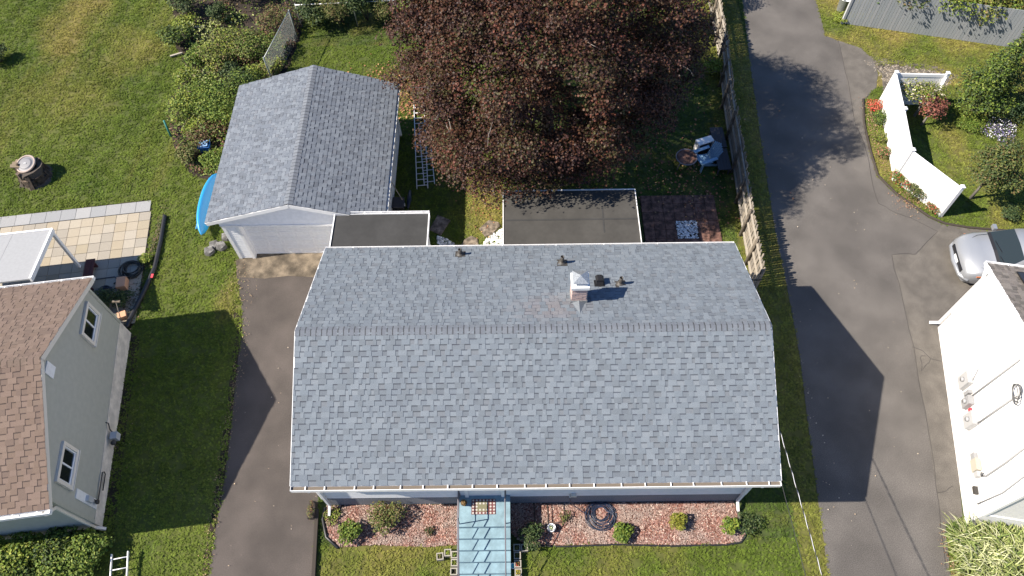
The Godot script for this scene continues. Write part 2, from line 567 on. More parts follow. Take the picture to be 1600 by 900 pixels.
# ---------------------------------------------------------------- the picture's own order: camera, sky, sun, exposure first
func _ready() -> void:
	var cam := Camera3D.new()
	cam.name = "camera"
	cam.position = Vector3(-0.4161, 22.6205, 9.3322)
	cam.rotation = Vector3(-1.02501918, 0.01154947, -0.02262775)
	cam.fov = 42.06
	cam.near = 0.1
	cam.far = 600.0
	add_child(cam)
	cam.current = true

	var env := Environment.new()
	env.background_mode = Environment.BG_SKY
	var sky := ProceduralSkyMaterial.new()
	sky.sky_top_color = Color(0.36, 0.5, 0.72)
	sky.sky_horizon_color = Color(0.8, 0.84, 0.88)
	sky.sky_curve = 0.12
	sky.ground_bottom_color = Color(0.25, 0.25, 0.2)
	sky.ground_horizon_color = Color(0.5, 0.52, 0.5)
	env.sky = Sky.new()
	env.sky.sky_material = sky
	env.background_energy_multiplier = 0.56
	env.tonemap_mode = Environment.TONE_MAPPER_LINEAR
	env.tonemap_exposure = 2.2
	env.sdfgi_enabled = true
	env.ssao_enabled = true
	env.ssil_enabled = true
	var we := WorldEnvironment.new()
	we.name = "world"
	we.environment = env
	add_child(we)

	var sun := DirectionalLight3D.new()
	sun.name = "sun"
	sun.light_energy = 1.5
	sun.light_color = Color(1.0, 0.96, 0.9)
	sun.light_angular_distance = 0.55
	sun.shadow_enabled = true
	add_child(sun)
	sun.look_at_from_position(Vector3.ZERO, Vector3(0.70987714, -0.69593301, -0.10840519), Vector3.UP)

	for n in [noise_a, noise_b, noise_c]: n.noise_type = FastNoiseLite.TYPE_SIMPLEX_SMOOTH
	noise_a.seed = 21; noise_a.frequency = 0.05
	noise_b.seed = 22; noise_b.frequency = 0.02
	noise_c.seed = 23; noise_c.frequency = 0.006
	rng.seed = 1
	materials()
	leaf_shapes()
	grounds()
	ranch_house()
	front_steps()
	garage()
	breezeway()
	addition()
	left_house()
	right_house()
	fences()
	big_tree()
	back_yard()
	front_beds()
	left_patio()
	garden()
	right_yard()
	car()
	wires()
	lawns()

# ---------------------------------------------------------------- ground, road, drives
func patch(x: float, z: float, cx: float, cz: float, rx: float, rz: float) -> float:
	var d := Vector2((x - cx) / rx, (z - cz) / rz).length()
	return clampf(1.3 - d + noise_a.get_noise_2d(x * 9.0, z * 9.0) * 0.7, 0.0, 1.0)

# grass colour by place: worn and dry patches, clover, mowing lanes
func lawn_color(x: float, z: float) -> Color:
	var a := noise_a.get_noise_2d(x * 7.0, z * 7.0)
	var b := noise_a.get_noise_2d(x * 2.2 + 90.0, z * 2.2)
	var c := Color(0.092, 0.133, 0.021).lerp(Color(0.132, 0.168, 0.03), clampf(0.5 + b, 0, 1))
	c = c.lerp(Color(0.062, 0.112, 0.014), clampf(a * 0.9, 0, 0.7))
	var dry := 0.0
	if x < -9.3:
		var lane := noise_a.get_noise_2d((x + z * 0.12) * 16.0, z * 1.3)
		dry = clampf(lane * 0.7 - 0.1, 0, 0.6) * (1.0 if z < -9.0 else 0.35)
		dry = maxf(dry, patch(x, z, -20.3, -19.0, 1.2, 4.0) * 0.8)
		dry = maxf(dry, patch(x, z, -17.2, -17.0, 1.6, 1.8) * 0.5)
		dry = maxf(dry, patch(x, z, -19.5, -14.2, 2.4, 1.6) * 0.35)
		dry = maxf(dry, patch(x, z, -10.6, -4.2, 0.5, 1.0) * 0.6)
	elif x < -0.5 and z < -6.0 and z > -17.0:
		dry = maxf(patch(x, z, -5.0, -14.6, 1.9, 1.2), patch(x, z, -1.6, -8.2, 1.2, 1.6)) * 0.8
	elif x > 7.7 and x < 9.8:
		dry = 0.35 + 0.45 * clampf(noise_a.get_noise_2d(x * 20.0, z * 5.0) + (x - 8.55 + z * 0.03) * 1.3, 0, 1)
	elif x > 13.0:
		dry = clampf(0.45 + noise_a.get_noise_2d(x * 6.0, z * 6.0) * 1.1, 0, 0.9) if z < -14.0 else clampf(0.15 + a, 0, 0.6)
	elif z > 4.3:
		dry = clampf(0.25 + b * 1.2 + a * 0.6, 0, 0.6)
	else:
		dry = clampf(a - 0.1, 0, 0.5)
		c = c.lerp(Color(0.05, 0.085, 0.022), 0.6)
	c = c.lerp(Color(0.255, 0.215, 0.06), clampf(dry, 0, 0.9))
	var m := 0.98 + 0.28 * noise_a.get_noise_2d(x * 45.0, z * 45.0) + 0.16 * noise_a.get_noise_2d(x * 110.0 + 7.0, z * 110.0)
	if x < -12.0 and z < -8.5:                                             # mowing lanes: the grass lies over in turns
		m *= 1.0 + 0.1 * sin((x * 0.97 + z * 0.22) * 5.2 + 1.5 * noise_a.get_noise_2d(x * 3.0, z * 1.5)) * clampf(0.6 + 1.6 * noise_a.get_noise_2d(x * 2.5 + 30.0, z * 2.5), 0, 1)
	return Color(c.r * m, c.g * m, c.b * m)

var ROAD_L := V([10.1, -40, 10.1, -19.69, 9.73, -15.5, 9.32, -9.8, 9.13, -6.46, 9.1, -4.26, 8.98, -1.52, 8.76, 0.72, 8.55, 3.15, 8.45, 4.45, 8.3, 5.6, 8.1, 9, 7.6, 22])
var ROAD_R := V([13.5, -40, 13.45, -19.61, 13.4, -18.3, 13.33, -17.2, 13.88, -16.85, 14.7, -16.39, 15.05, -15.6, 15.02, -14.8, 14.75, -14.0, 14.08, -13.3, 13.75, -12.0, 13.58, -10.6, 13.53, -9.25, 14.01, -8.3, 14.91, -7.23, 15.39, -6.9, 16.15, -6.69, 18.18, -6.45, 26, -5.6, 26, -1.2, 14.6, -2.4, 13.9, -2.2, 13.2, 1.4, 12.7, 3.7, 12.1, 4.0, 11.85, 5.2, 11.6, 9, 11.2, 22])
var DRIVE := V([-10.44, -5.09, -10.2, -4.3, -10.0, -3.63, -9.82, -2.75, -9.79, -1.78, -9.66, -0.3, -9.55, 0.92, -9.46, 2.3, -9.44, 3.52, -9.38, 5.3, -9.1, 9, -8.6, 16, -5.6, 16, -6.05, 9, -6.34, 5.14, -6.48, 3.2, -6.5, -5.09])
var gravel_area: Array = []
var PATIO_EDGE := V([-14.41, -8.55, -14.2, -8.05, -13.75, -4.6, -13.62, -2.9, -21, -2, -21, -7.6])

func grounds() -> void:
	var n := 640
	var im := Image.create(n, n, false, Image.FORMAT_RGB8)
	for j in n:
		for i in n:
			var x := -30.0 + 60.0 * (i + 0.5) / n
			var z := -34.0 + 60.0 * (j + 0.5) / n
			var c := lawn_color(x, z)
			var f := 0.62 + 0.25 * noise_a.get_noise_2d(x * 130.0, z * 130.0)
			im.set_pixel(i, j, lin(Color(c.r * f, c.g * f * 0.92, c.b * f)))
	var gm := StandardMaterial3D.new()
	gm.resource_name = "lawn_soil"
	gm.albedo_texture = ImageTexture.create_from_image(im)
	gm.roughness = 1.0
	var st := SurfaceTool.new()
	st.begin(Mesh.PRIMITIVE_TRIANGLES)
	for q in [[-1, -1], [1, -1], [1, 1], [-1, -1], [1, 1], [-1, 1]]:
		var p := Vector3(q[0] * 300.0, 0, q[1] * 300.0)
		st.set_uv(Vector2((p.x + 30.0) / 60.0, (p.z + 34.0) / 60.0))
		st.add_vertex(p)
	struct("ground", st, gm)
	own()
	var road := ROAD_L.duplicate()
	var rr := ROAD_R.duplicate()
	rr.reverse()
	road.append_array(rr)
	struct("road", slab(mk(), road, -0.1, 0.012), M["asphalt"], "worn grey asphalt lane between the two houses on the right")
	var seam := V([13.45, -10.88, 13.24, -7.92, 15.07, -6.59, 13.96, -5.59, 13.12, -5.6, 12.88, -2.55, 12.57, 0.34, 12.18, 2.8, 11.75, 5.19])
	var apron := V([15.07, -6.62, 13.96, -5.59, 13.12, -5.6, 12.88, -2.55, 12.57, 0.34, 12.18, 2.8, 11.9, 5.0, 12.1, 4.0, 12.7, 3.7, 13.2, 1.4, 13.9, -2.2, 14.6, -2.4, 25.9, -1.25, 25.9, -5.65, 18.18, -6.5, 16.15, -6.74, 15.4, -6.95])
	struct("parking_apron", slab(mk(), apron, -0.08, 0.017), M["asphalt_patch"], "older brownish asphalt apron beside the white house")
	var turnout := V([13.82, -16.8, 13.68, -15.03, 13.37, -12.09, 13.5, -10.9, 13.56, -10.6, 13.73, -12.0, 14.06, -13.32, 14.73, -14.02, 15.0, -14.8, 15.03, -15.6, 14.68, -16.37, 13.9, -16.82])
	struct("turnout", slab(mk(), turnout, -0.08, 0.017), M["asphalt_patch"], "asphalt widening beside the white vinyl fence")
	st = mk()
	for line in [V([13.82, -16.82, 13.7, -15.3, 13.66, -14.4, 13.37, -12.09, 13.45, -10.88, 13.3, -9.2, 13.24, -7.92, 13.6, -7.6, 14.3, -7.2, 15.07, -6.59, 14.5, -6.1, 13.96, -5.59, 13.5, -5.64, 13.12, -5.6, 13.05, -4.4, 12.88, -2.55, 12.75, -1.2, 12.57, 0.34, 12.4, 1.6, 12.18, 2.8, 11.95, 4.0, 11.75, 5.19]),
			V([12.8, -1.9, 13.1, -1.75, 13.28, -1.45, 13.1, -1.25, 12.85, -1.0, 12.95, -1.5, 13.15, -1.55]), V([13.28, -1.45, 13.6, -1.35]), V([12.15, 3.0, 12.45, 2.95, 12.7, 2.8])]:
		var pts := []
		for i in line.size():
			pts.append(Vector3(line[i].x, 0.016, line[i].y))
			if i + 1 < line.size():
				var mid: Vector2 = line[i].lerp(line[i + 1], 0.5) + Vector2(noise_a.get_noise_2d(i * 50, 3), noise_a.get_noise_2d(i * 50, 90)) * 0.12
				pts.append(Vector3(mid.x, 0.016, mid.y))
		tube(st, pts, 0.0105, 5)
	struct("road_crack", st, M["tar"], "dark tar-filled cracks along the seam of the lane")
	struct("driveway", slab(mk(), DRIVE, -0.1, 0.012), M["asphalt_drive"], "dark brown asphalt driveway between sage house and ranch house")
	var ap := V([-10.62, -5.82, -10.52, -5.4, -10.42, -5.0, -9.4, -4.92, -8.6, -5.02, -7.6, -4.95, -6.46, -5.0, -5.3, -5.0, -5.3, -6.1, -9.9, -6.1, -9.9, -5.84])
	struct("garage_apron", slab(mk(), ap, -0.1, 0.02), M["concrete"], "stained beige concrete apron in front of the garage door")
	var bed := V([-17.2, -26, -16.36, -20.3, -15.66, -18.5, -15.33, -17.03, -14.45, -15.6, -14.93, -13.72, -14.51, -12.27, -13.94, -10.88, -13.05, -9.71, -11.98, -9.38, -10.9, -9.2, -10.6, -12.3, -10.2, -15.2, -9.9, -17.6, -9.8, -26])
	struct("garden_soil", slab(mk(), bed, -0.1, 0.01), M["soil"])
	var side := V([-13.75, -2.8, -13.3, -2.6, -12.95, 0.5, -12.4, 4.1, -12.9, 4.2, -17, 3.5, -17, 2])
	struct("bare_soil", slab(mk(), side, -0.1, 0.008), M["soil"])
	var edge := V([-10.3, -3.6, -10.02, -2.7, -10.0, -1.8, -9.86, -0.2, -9.78, 1.0, -9.68, 2.4, -9.64, 3.5, -9.58, 5.3, -9.3, 9, -9.1, 9, -9.36, 5.3, -9.43, 3.52, -9.44, 2.3, -9.53, 0.92, -9.64, -0.3, -9.77, -1.78, -9.8, -2.75, -9.98, -3.63])
	struct("soil_edge", slab(mk(), edge, -0.1, 0.006), M["soil"])
	var gp := V([14.5, -16.0, 16.0, -15.6, 17.6, -15.2, 18.4, -14.6, 17.2, -13.3, 15.6, -13.35, 14.9, -13.5, 15.2, -14.8])
	gravel_area = gp
	struct("gravel_patch", slab(mk(), gp, -0.1, 0.006), M["gravel_bed"], "worn gravelly patch behind the white vinyl fence")
	not_grass = [road, DRIVE, ap, PATIO_EDGE, bed, V([14.7, -15.2, 16.0, -15.25, 17.4, -14.9, 18.0, -14.4, 17.1, -13.5, 15.6, -13.5, 15.0, -13.8]),
		V([-6.4, 3.1, -6.2, 4.2, -5.7, 4.45, -2.3, 4.4, -2.3, 22, -0.6, 22, -0.6, 4.4, 6.1, 4.45, 6.28, 4.2, 6.2, 3.1]),
		V([-6.2, -3.2, 6.2, -3.2, 6.2, 3.3, -6.2, 3.3]), V([-10.4, -12, -5, -12, -5, -5.6, -10.4, -5.6]), V([-6.4, -5.7, -3.3, -5.7, -3.3, -3, -6.4, -3]), V([-0.7, -6.5, 3.5, -6.5, 3.5, -3, -0.7, -3]),
		V([4.3, -8.4, 7.12, -8.4, 7.12, -3.2, 4.25, -3.2]), V([-13.7, -2.8, -12.9, 3.7, -30, 5, -30, -1.5]), V([13.8, -2.7, 12.7, 3.8, 30, 7, 30, 0])]

func lawn_of(x: float, z: float) -> int:
	if x < -6.3 and z > -9.2 or x < -10.0: return 0
	if z > 2.5 and x < 8.6: return 1
	if x > 12: return 4
	if x > 7.75: return 3
	return 2

func lawns() -> void:
	own()
	rng.seed = 77
	var sets := []
	for i in 5: sets.append(Scatter.new())
	var view := PackedVector2Array(VIEW)
	var no := []
	for p in not_grass: no.append(PackedVector2Array(p))
	var boxes := []
	for p in no:
		var r := Rect2(p[0], Vector2.ZERO)
		for q in p: r = r.expand(q)
		boxes.append(r)
	for i in 165000:
		var p := Vector2(rng.randf_range(-26.5, 25.5), rng.randf_range(-22.5, 7.0))
		if not Geometry2D.is_point_in_polygon(p, view): continue
		var hit := false
		for k in no.size():
			if boxes[k].has_point(p) and Geometry2D.is_point_in_polygon(p, no[k]):
				hit = true
				break
		if hit: continue
		var c := lawn_color(p.x, p.y)
		var thin := noise_a.get_noise_2d(p.x * 11.0, p.y * 11.0)
		var which := lawn_of(p.x, p.y)
		if which == 2 and p.x > -4 and p.y < -8.5 and rng.randf() < 0.35: continue
		var s := (0.85 + thin * 0.5) * rng.randf_range(0.7, 1.25) * (1.25 if which == 0 or which == 1 else 1.0)
		var n := Vector3(rng.randfn() * 0.15, 1, rng.randfn() * 0.15)
		sets[which].add(facing(n, rng.randf() * TAU, Vector3(1.5, s, 1.5)), Vector3(p.x, 0, p.y), shade(c, 0.18))
	var labels := ["mown green lawn left of the driveway with dry lanes", "front lawn below the red mulch beds", "back yard grass under and around the purple tree", "rough grass strip between wooden fence and lane", "lawn right of the lane round the white vinyl fence"]
	for i in 5:
		var o := scattered(self, "grass", sets[i], leaf["tuft"], M["grass_blade"], true)
		tag(o, labels[i])

# ---------------------------------------------------------------- the ranch house in the middle
const D := 3.656
const HE := 3.668
const HR := 5.208
const BLUE_TONES := [Color(0.264, 0.306, 0.354), Color(0.247, 0.288, 0.335), Color(0.280, 0.322, 0.371), Color(0.234, 0.272, 0.318), Color(0.220, 0.255, 0.296), Color(0.207, 0.238, 0.276), Color(0.237, 0.265, 0.300), Color(0.291, 0.331, 0.375)]
const GARAGE_TONES := [Color(0.253, 0.288, 0.338), Color(0.228, 0.261, 0.311), Color(0.276, 0.311, 0.362), Color(0.211, 0.243, 0.291), Color(0.197, 0.224, 0.268), Color(0.181, 0.206, 0.246), Color(0.238, 0.262, 0.305)]
const BROWN_TONES := [Color(0.262, 0.186, 0.146), Color(0.275, 0.198, 0.157), Color(0.246, 0.174, 0.137), Color(0.285, 0.206, 0.164), Color(0.222, 0.158, 0.126), Color(0.25, 0.182, 0.145)]

func clapboards(st: SurfaceTool, a: Vector3, b: Vector3, y0: float, y1: float, out: Vector3, lap := 0.115) -> SurfaceTool:
	var y := y0
	while y < y1 - 0.01:
		var t := minf(y + lap, y1)
		var p := Vector3(a.x, y, a.z); var q := Vector3(b.x, y, b.z)
		var r := Vector3(b.x, t, b.z); var s := Vector3(a.x, t, a.z)
		quad(st, p + out * 0.02, q + out * 0.02, r + out * 0.006, s + out * 0.006)
		quad(st, p, q, q + out * 0.02, p + out * 0.02)
		y = t
	return st

# a window in a wall: c is the middle of the opening on the wall face, r to its right seen from outside, o outwards
func window(parent: Node, c: Vector3, r: Vector3, o: Vector3, w: float, h: float, trim: Material, panes: int, across := true) -> void:
	var b := Basis(r, Vector3.UP, o)
	var st := mk()
	for s in [-1, 1]:
		box(st, c + r * s * (w / 2 + 0.05) + o * 0.03, Vector3(0.1, h + 0.2, 0.08), b)
		box(st, c + Vector3.UP * s * (h / 2 + 0.05) + o * 0.028, Vector3(w, 0.1, 0.076), b)
	var wn := part(parent, "window", st, trim)
	st = mk()
	for s in [-1, 1]:
		box(st, c + r * s * (w / 2 - 0.02) + o * 0.014, Vector3(0.04, h, 0.04), b)
		box(st, c + Vector3.UP * s * (h / 2 - 0.02) + o * 0.012, Vector3(w - 0.08, 0.04, 0.036), b)
	box(st, c + o * 0.016, Vector3(0.045, h - 0.08, 0.044) if across else Vector3(w - 0.08, 0.045, 0.044), b)
	part(wn, "sash", st, M["white_vinyl"])
	for k in panes:
		var u := (k + 0.5) / panes - 0.5
		st = mk()
		if across: box(st, c + r * u * (w - 0.1) + o * 0.008, Vector3((w - 0.18) / panes, h - 0.09, 0.008), b)
		else: box(st, c + Vector3.UP * u * (h - 0.1) + o * 0.008, Vector3(w - 0.09, (h - 0.18) / panes, 0.008), b)
		part(wn, "pane", st, M["glass"])
	st = mk()
	box(st, c - Vector3.UP * (h / 2 + 0.115) + o * 0.045, Vector3(w + 0.24, 0.03, 0.1), b)
	part(wn, "sill", st, trim)

# an open gutter: a to b along the eave, o outwards; straps across it are parts of their own
func gutter(parent: Node, a: Vector3, b: Vector3, o: Vector3, step := 0.62, w := 0.13, litter := true) -> void:
	var st := mk()
	var d := (b - a).normalized()
	var L := a.distance_to(b)
	var mid := (a + b) / 2.0
	var bs := Basis(d, Vector3.UP, d.cross(Vector3.UP))
	box(st, mid + o * 0.008 - Vector3.UP * 0.06, Vector3(L, 0.12, 0.014), bs)
	box(st, mid + o * (w - 0.008) - Vector3.UP * 0.05, Vector3(L, 0.1, 0.016), bs)
	box(st, mid + o * w / 2 - Vector3.UP * 0.125, Vector3(L, 0.012, w), bs)
	for e in [a - d * 0.006, b + d * 0.006]: box(st, e + o * w / 2 - Vector3.UP * 0.06, Vector3(0.012, 0.13, w), bs)
	var g := part(parent, "gutter", st, M["white_paint"])
	if litter: part(g, "leaf_litter", box(mk(), mid + o * w / 2 - Vector3.UP * 0.055, Vector3(L - 0.03, 0.02, w - 0.036), bs), M["gutter_litter"])
	var n := int(L / step)
	for i in n:
		var p := a.lerp(b, (i + 0.5) / n) + d * rng.randf_range(-0.08, 0.08)
		part(g, "hanger", box(mk(), p + o * w / 2 - Vector3.UP * 0.008, Vector3(0.028, 0.012, w - 0.02), bs), M["white_paint"])

func ranch_house() -> void:
	rng.seed = 5
	var h := thing("ranch_house", "white ranch house with blue-grey shingle roof and brick chimney", "house")
	var yz := Transform3D(Vector3(0, 0, 1), Vector3(0, 1, 0), Vector3(1, 0, 0), Vector3(-6.1, 0, 0))   # polygon (z, y) extruded along x
	part(h, "wall", prism(mk(), V([-3.15, 0.8, 3.15, 0.8, 3.15, 3.68, 0, 5.0, -3.15, 3.68]), yz, 12.2), M["white_siding"])
	part(h, "foundation", span(mk(), Vector3(-6.13, -0.1, -3.17), Vector3(6.13, 0.8, 3.17)), M["foundation"])
	var sd := mk()
	clapboards(sd, Vector3(-6.12, 0, 3.17), Vector3(6.12, 0, 3.17), 0.8, 3.5, Vector3(0, 0, 1))
	clapboards(sd, Vector3(6.12, 0, -3.17), Vector3(-6.12, 0, -3.17), 0.8, 3.5, Vector3(0, 0, -1))
	part(h, "siding", sd, M["white_siding"], true)
	for z in [3.17, -3.17]:
		for x in [-6.14, 6.14]:
			part(h, "corner_board", span(mk(), Vector3(x - 0.045, 0.8, z - 0.045), Vector3(x + 0.045, 3.52, z + 0.045)), M["white_paint"])
	var k := (HR - HE) / D
	var th := 0.15
	# roof deck: an inverted V, its top under the shingles
	var roof := part(h, "roof", prism(mk(), V([-D, HE - 0.008, 0, HR - 0.008, D, HE - 0.008, D, HE - th, D - 0.02, HE - th, 0, HR - th - 0.02, -D + 0.02, HE - th, -D, HE - th]), Transform3D(yz.basis, Vector3(-6.25, 0, 0)), 12.5), M["white_paint"])
	var sf := mk()
	for s in [-1, 1]: span(sf, Vector3(-6.2, HE - th - 0.02, 3.1 if s > 0 else -3.6), Vector3(6.2, HE - th - 0.002, 3.6 if s > 0 else -3.1))
	part(h, "soffit", sf, M["soffit"])
	var S := Vector2(D, HR - HE).length()
	var up := Vector3(0, HR - HE, -D).normalized()
	shingles(roof, Vector3(-6.27, HE, D + 0.02), Vector3(1, 0, 0), up, 12.54, S, BLUE_TONES, M["shingle"], 300)
	up.z = -up.z
	shingles(roof, Vector3(6.27, HE, -D - 0.02), Vector3(-1, 0, 0), up, 12.54, S, BLUE_TONES, M["shingle"], 0)
	var dl := Vector3(0, HE - HR, D).normalized()
	ridge_caps(roof, Vector3(-6.27, HR, 0), Vector3(6.27, HR, 0), dl, Vector3(dl.x, dl.y, -dl.z), [Color(0.25, 0.275, 0.32), Color(0.27, 0.295, 0.34), Color(0.235, 0.258, 0.3)], M["shingle"])
	for s in [-1, 1]:
		var rk := mk()
		for z in [-1, 1]: bar(rk, Vector3(s * 6.27, HE - 0.02, z * (D + 0.01)), Vector3(s * 6.27, HR - 0.02, 0), 0.03, 0.05)
		part(roof, "drip_edge", rk, M["white_paint"])
	gutter(h, Vector3(-6.26, HE - 0.03, D + 0.004), Vector3(6.26, HE - 0.03, D + 0.004), Vector3(0, 0, 1))
	gutter(h, Vector3(6.26, HE - 0.03, -D - 0.004), Vector3(-6.26, HE - 0.03, -D - 0.004), Vector3(0, 0, -1), 1.5, 0.1, false)
	for s in [-1, 1]:
		var x: float = 5.85 * s
		var xe: float = 6.05 * s
		var ds := mk()
		for seg in [[Vector3(x, HE - 0.13, D + 0.07), Vector3(x, HE - 0.3, D + 0.07)], [Vector3(x, HE - 0.28, D + 0.07), Vector3(xe, HE - 0.75, 3.25)], [Vector3(xe, HE - 0.73, 3.25), Vector3(xe, 0.28, 3.25)], [Vector3(xe, 0.3, 3.25), Vector3(xe + 0.02 * s, 0.12, 3.5)]]:
			bar(ds, seg[0], seg[1], 0.085, 0.065, Vector3(1, 0, 0.01))
		part(h, "downspout", ds, M["white_paint"])
	part(h, "rain_leader", tube(mk(true), [Vector3(6.07, 0.08, 3.48), Vector3(6.12, 0.05, 3.75), Vector3(6.16, 0.04, 4.1)], 0.05, 8), M["dark_metal"])
	# front: door and windows
	for w in [[-4.35, 1.9], [1.9, 1.5], [4.75, 0.85]]: window(h, Vector3(w[0], 2.5, 3.19), Vector3(1, 0, 0), Vector3(0, 0, 1), w[1], 1.25, M["white_paint"], 2)
	var dm := mk()
	for s in [-1, 1]: box(dm, Vector3(-1.4 + s * 0.52, 1.97, 3.21), Vector3(0.1, 2.1, 0.08))
	box(dm, Vector3(-1.4, 3.07, 3.21), Vector3(1.14, 0.1, 0.078))
	var door := part(h, "door", span(mk(), Vector3(-1.86, 0.96, 3.16), Vector3(-0.94, 3.0, 3.2)), M["white_paint"])
	part(door, "frame", dm, M["white_vinyl"])
	part(door, "pane", span(mk(), Vector3(-1.7, 1.5, 3.198), Vector3(-1.1, 2.85, 3.208)), M["glass"])
	part(door, "handle", tube(mk(true), [Vector3(-1.02, 1.95, 3.2), Vector3(-1.02, 1.95, 3.27), Vector3(-1.13, 1.95, 3.27)], 0.014, 6), M["dark_metal"])
	var sp := mk()
	tube(sp, [Vector3(1.05, 1.0, 3.2), Vector3(1.05, 1.0, 3.3)], 0.02, 6)
	box(sp, Vector3(1.16, 1.02, 3.24), Vector3(0.16, 0.09, 0.09))
	part(h, "hose_tap", sp, M["beige_box"])
	chimney(h)
	# vents on the back slope
	for v in [[-2.1, -3.28, 0.28], [0.94, -2.8, 0.34], [2.53, -1.78, 0.34]]:
		var y: float = HR - k * absf(v[1])
		var vp := part(roof, "vent_pipe", lathe(mk(true), V([0.055, -0.05, 0.055, v[2], 0.04, v[2] + 0.004, 0.04, v[2] - 0.2]), 12, Vector3(v[0], y, v[1])), M["dark_metal"])
		var f := Basis(Vector3(1, 0, 0), Vector3(0, D, -(HR - HE)).normalized(), Vector3(0, HR - HE, D).normalized())
		part(vp, "boot", lathe(mk(true), V([0.13, 0.018, 0.11, 0.04, 0.06, 0.12]), 12, Vector3(v[0], y, v[1]), f), M["dark_metal"])
		part(vp, "flashing", box(mk(), Vector3(v[0], y, v[1]) + f.y * 0.018, Vector3(0.3, 0.006, 0.34), f), M["dark_metal"])
	var bf := Basis(Vector3(1, 0, 0), Vector3(0, D, -(HR - HE)).normalized(), Vector3(0, HR - HE, D).normalized())
	var sq := Vector3(1.94, HR - k * 1.8, -1.8)
	var bx := part(roof, "box_vent", box(mk(), sq + bf.y * 0.1, Vector3(0.2, 0.17, 0.22), bf), M["black_plastic"])
	part(bx, "flange", box(mk(), sq + bf.y * 0.02, Vector3(0.3, 0.012, 0.32), bf), M["black_plastic"])
	part(bx, "hood", prism(mk(), V([-0.12, 0.0, 0.12, 0.0, 0.06, 0.05, -0.06, 0.05]), Transform3D(bf, sq + bf.y * 0.185 - bf.z * 0.13), 0.26), M["black_plastic"])

func chimney(h: Node3D) -> void:
	var x0 := 1.075; var x1 := 1.5; var z0 := -1.43; var z1 := -1.0
	var ch := part(h, "chimney", span(mk(), Vector3(x0 + 0.012, 4.3, z0 + 0.012), Vector3(x1 - 0.012, 5.5, z1 - 0.012)), M["mortar"])
	var st := mk()
	var row := 0
	var y := 4.42
	while y < 5.45:
		for side in 4:
			var wide := 0.425 if side % 2 == 0 else 0.42
			var u := -0.1 if row % 2 else 0.0
			while u < wide:
				var a := maxf(u, 0.0) + 0.005
				var b := minf(u + 0.2, wide) - 0.005
				if b - a > 0.03:
					var m := (a + b) / 2.0
					var o := rng.randf_range(-0.002, 0.003)
					match side:
						0: box(st, Vector3(x0 + m, y + 0.028, z1 - 0.02 + o), Vector3(b - a, 0.056, 0.04))
						2: box(st, Vector3(x0 + m, y + 0.028, z0 + 0.02 - o), Vector3(b - a, 0.056, 0.04))
						1: box(st, Vector3(x1 - 0.02 + o, y + 0.028, z0 + m), Vector3(0.04, 0.056, b - a))
						3: box(st, Vector3(x0 + 0.02 - o, y + 0.028, z0 + m), Vector3(0.04, 0.056, b - a))
				u += 0.2
		y += 0.068
		row += 1
	part(ch, "bricks", st, M["brick"], true)
	var crown := mk()
	span(crown, Vector3(x0 - 0.03, 5.48, z0 - 0.03), Vector3(x1 + 0.03, 5.6, z1 + 0.03))
	span(crown, Vector3(x0 + 0.03, 5.6, z0 + 0.03), Vector3(x1 - 0.03, 5.65, z1 - 0.03))
	part(ch, "crown", crown, M["white_paint"])
	var leg := mk()
	for sx in [x0 + 0.08, x1 - 0.08]:
		for sz in [z0 + 0.08, z1 - 0.08]: span(leg, Vector3(sx - 0.012, 5.65, sz - 0.012), Vector3(sx + 0.012, 5.75, sz + 0.012))
	part(ch, "cap_leg", leg, M["galvanised"])
	var cap := mk()
	var c := Vector3((x0 + x1) / 2, 5.86, (z0 + z1) / 2)
	var q := [Vector3(x0, 5.75, z1), Vector3(x1, 5.75, z1), Vector3(x1, 5.75, z0), Vector3(x0, 5.75, z0)]
	for i in 4: tri(cap, q[i], q[(i + 1) % 4], c)
	quad(cap, q[3], q[2], q[1], q[0])
	part(ch, "metal_cap", cap, M["galvanised"])
	# flashing and the little saddle roof between chimney and ridge
	var k := (HR - HE) / D
	var fl := mk()
	var yf := func(z): return HR + k * z
	for sx in [x0 - 0.012, x1 + 0.012]: bar(fl, Vector3(sx, yf.call(z0) + 0.07, z0), Vector3(sx, yf.call(z1) + 0.07, z1), 0.016, 0.16)
	box(fl, Vector3((x0 + x1) / 2, yf.call(z0) + 0.07, z0 - 0.014), Vector3(0.46, 0.16, 0.016))
	box(fl, Vector3((x0 + x1) / 2, yf.call(z1) + 0.06, z1 + 0.014), Vector3(0.46, 0.12, 0.016))
	part(ch, "flashing", fl, M["galvanised"])
	var sd := mk()
	var apex := Vector3((x0 + x1) / 2, yf.call(z1) + 0.13, z1)
	var tail := Vector3((x0 + x1) / 2, yf.call(-0.52) + 0.02, -0.52)
	var l := Vector3(x0 + 0.02, yf.call(z1) + 0.02, z1)
	var r := Vector3(x1 - 0.02, yf.call(z1) + 0.02, z1)
	tri(sd, l, tail, apex); tri(sd, tail, r, apex); tri(sd, r, l, apex)
	part(ch, "saddle", sd, mat("saddle_grey", Color(0.19, 0.215, 0.245), 0.7, "fine", 0.8))

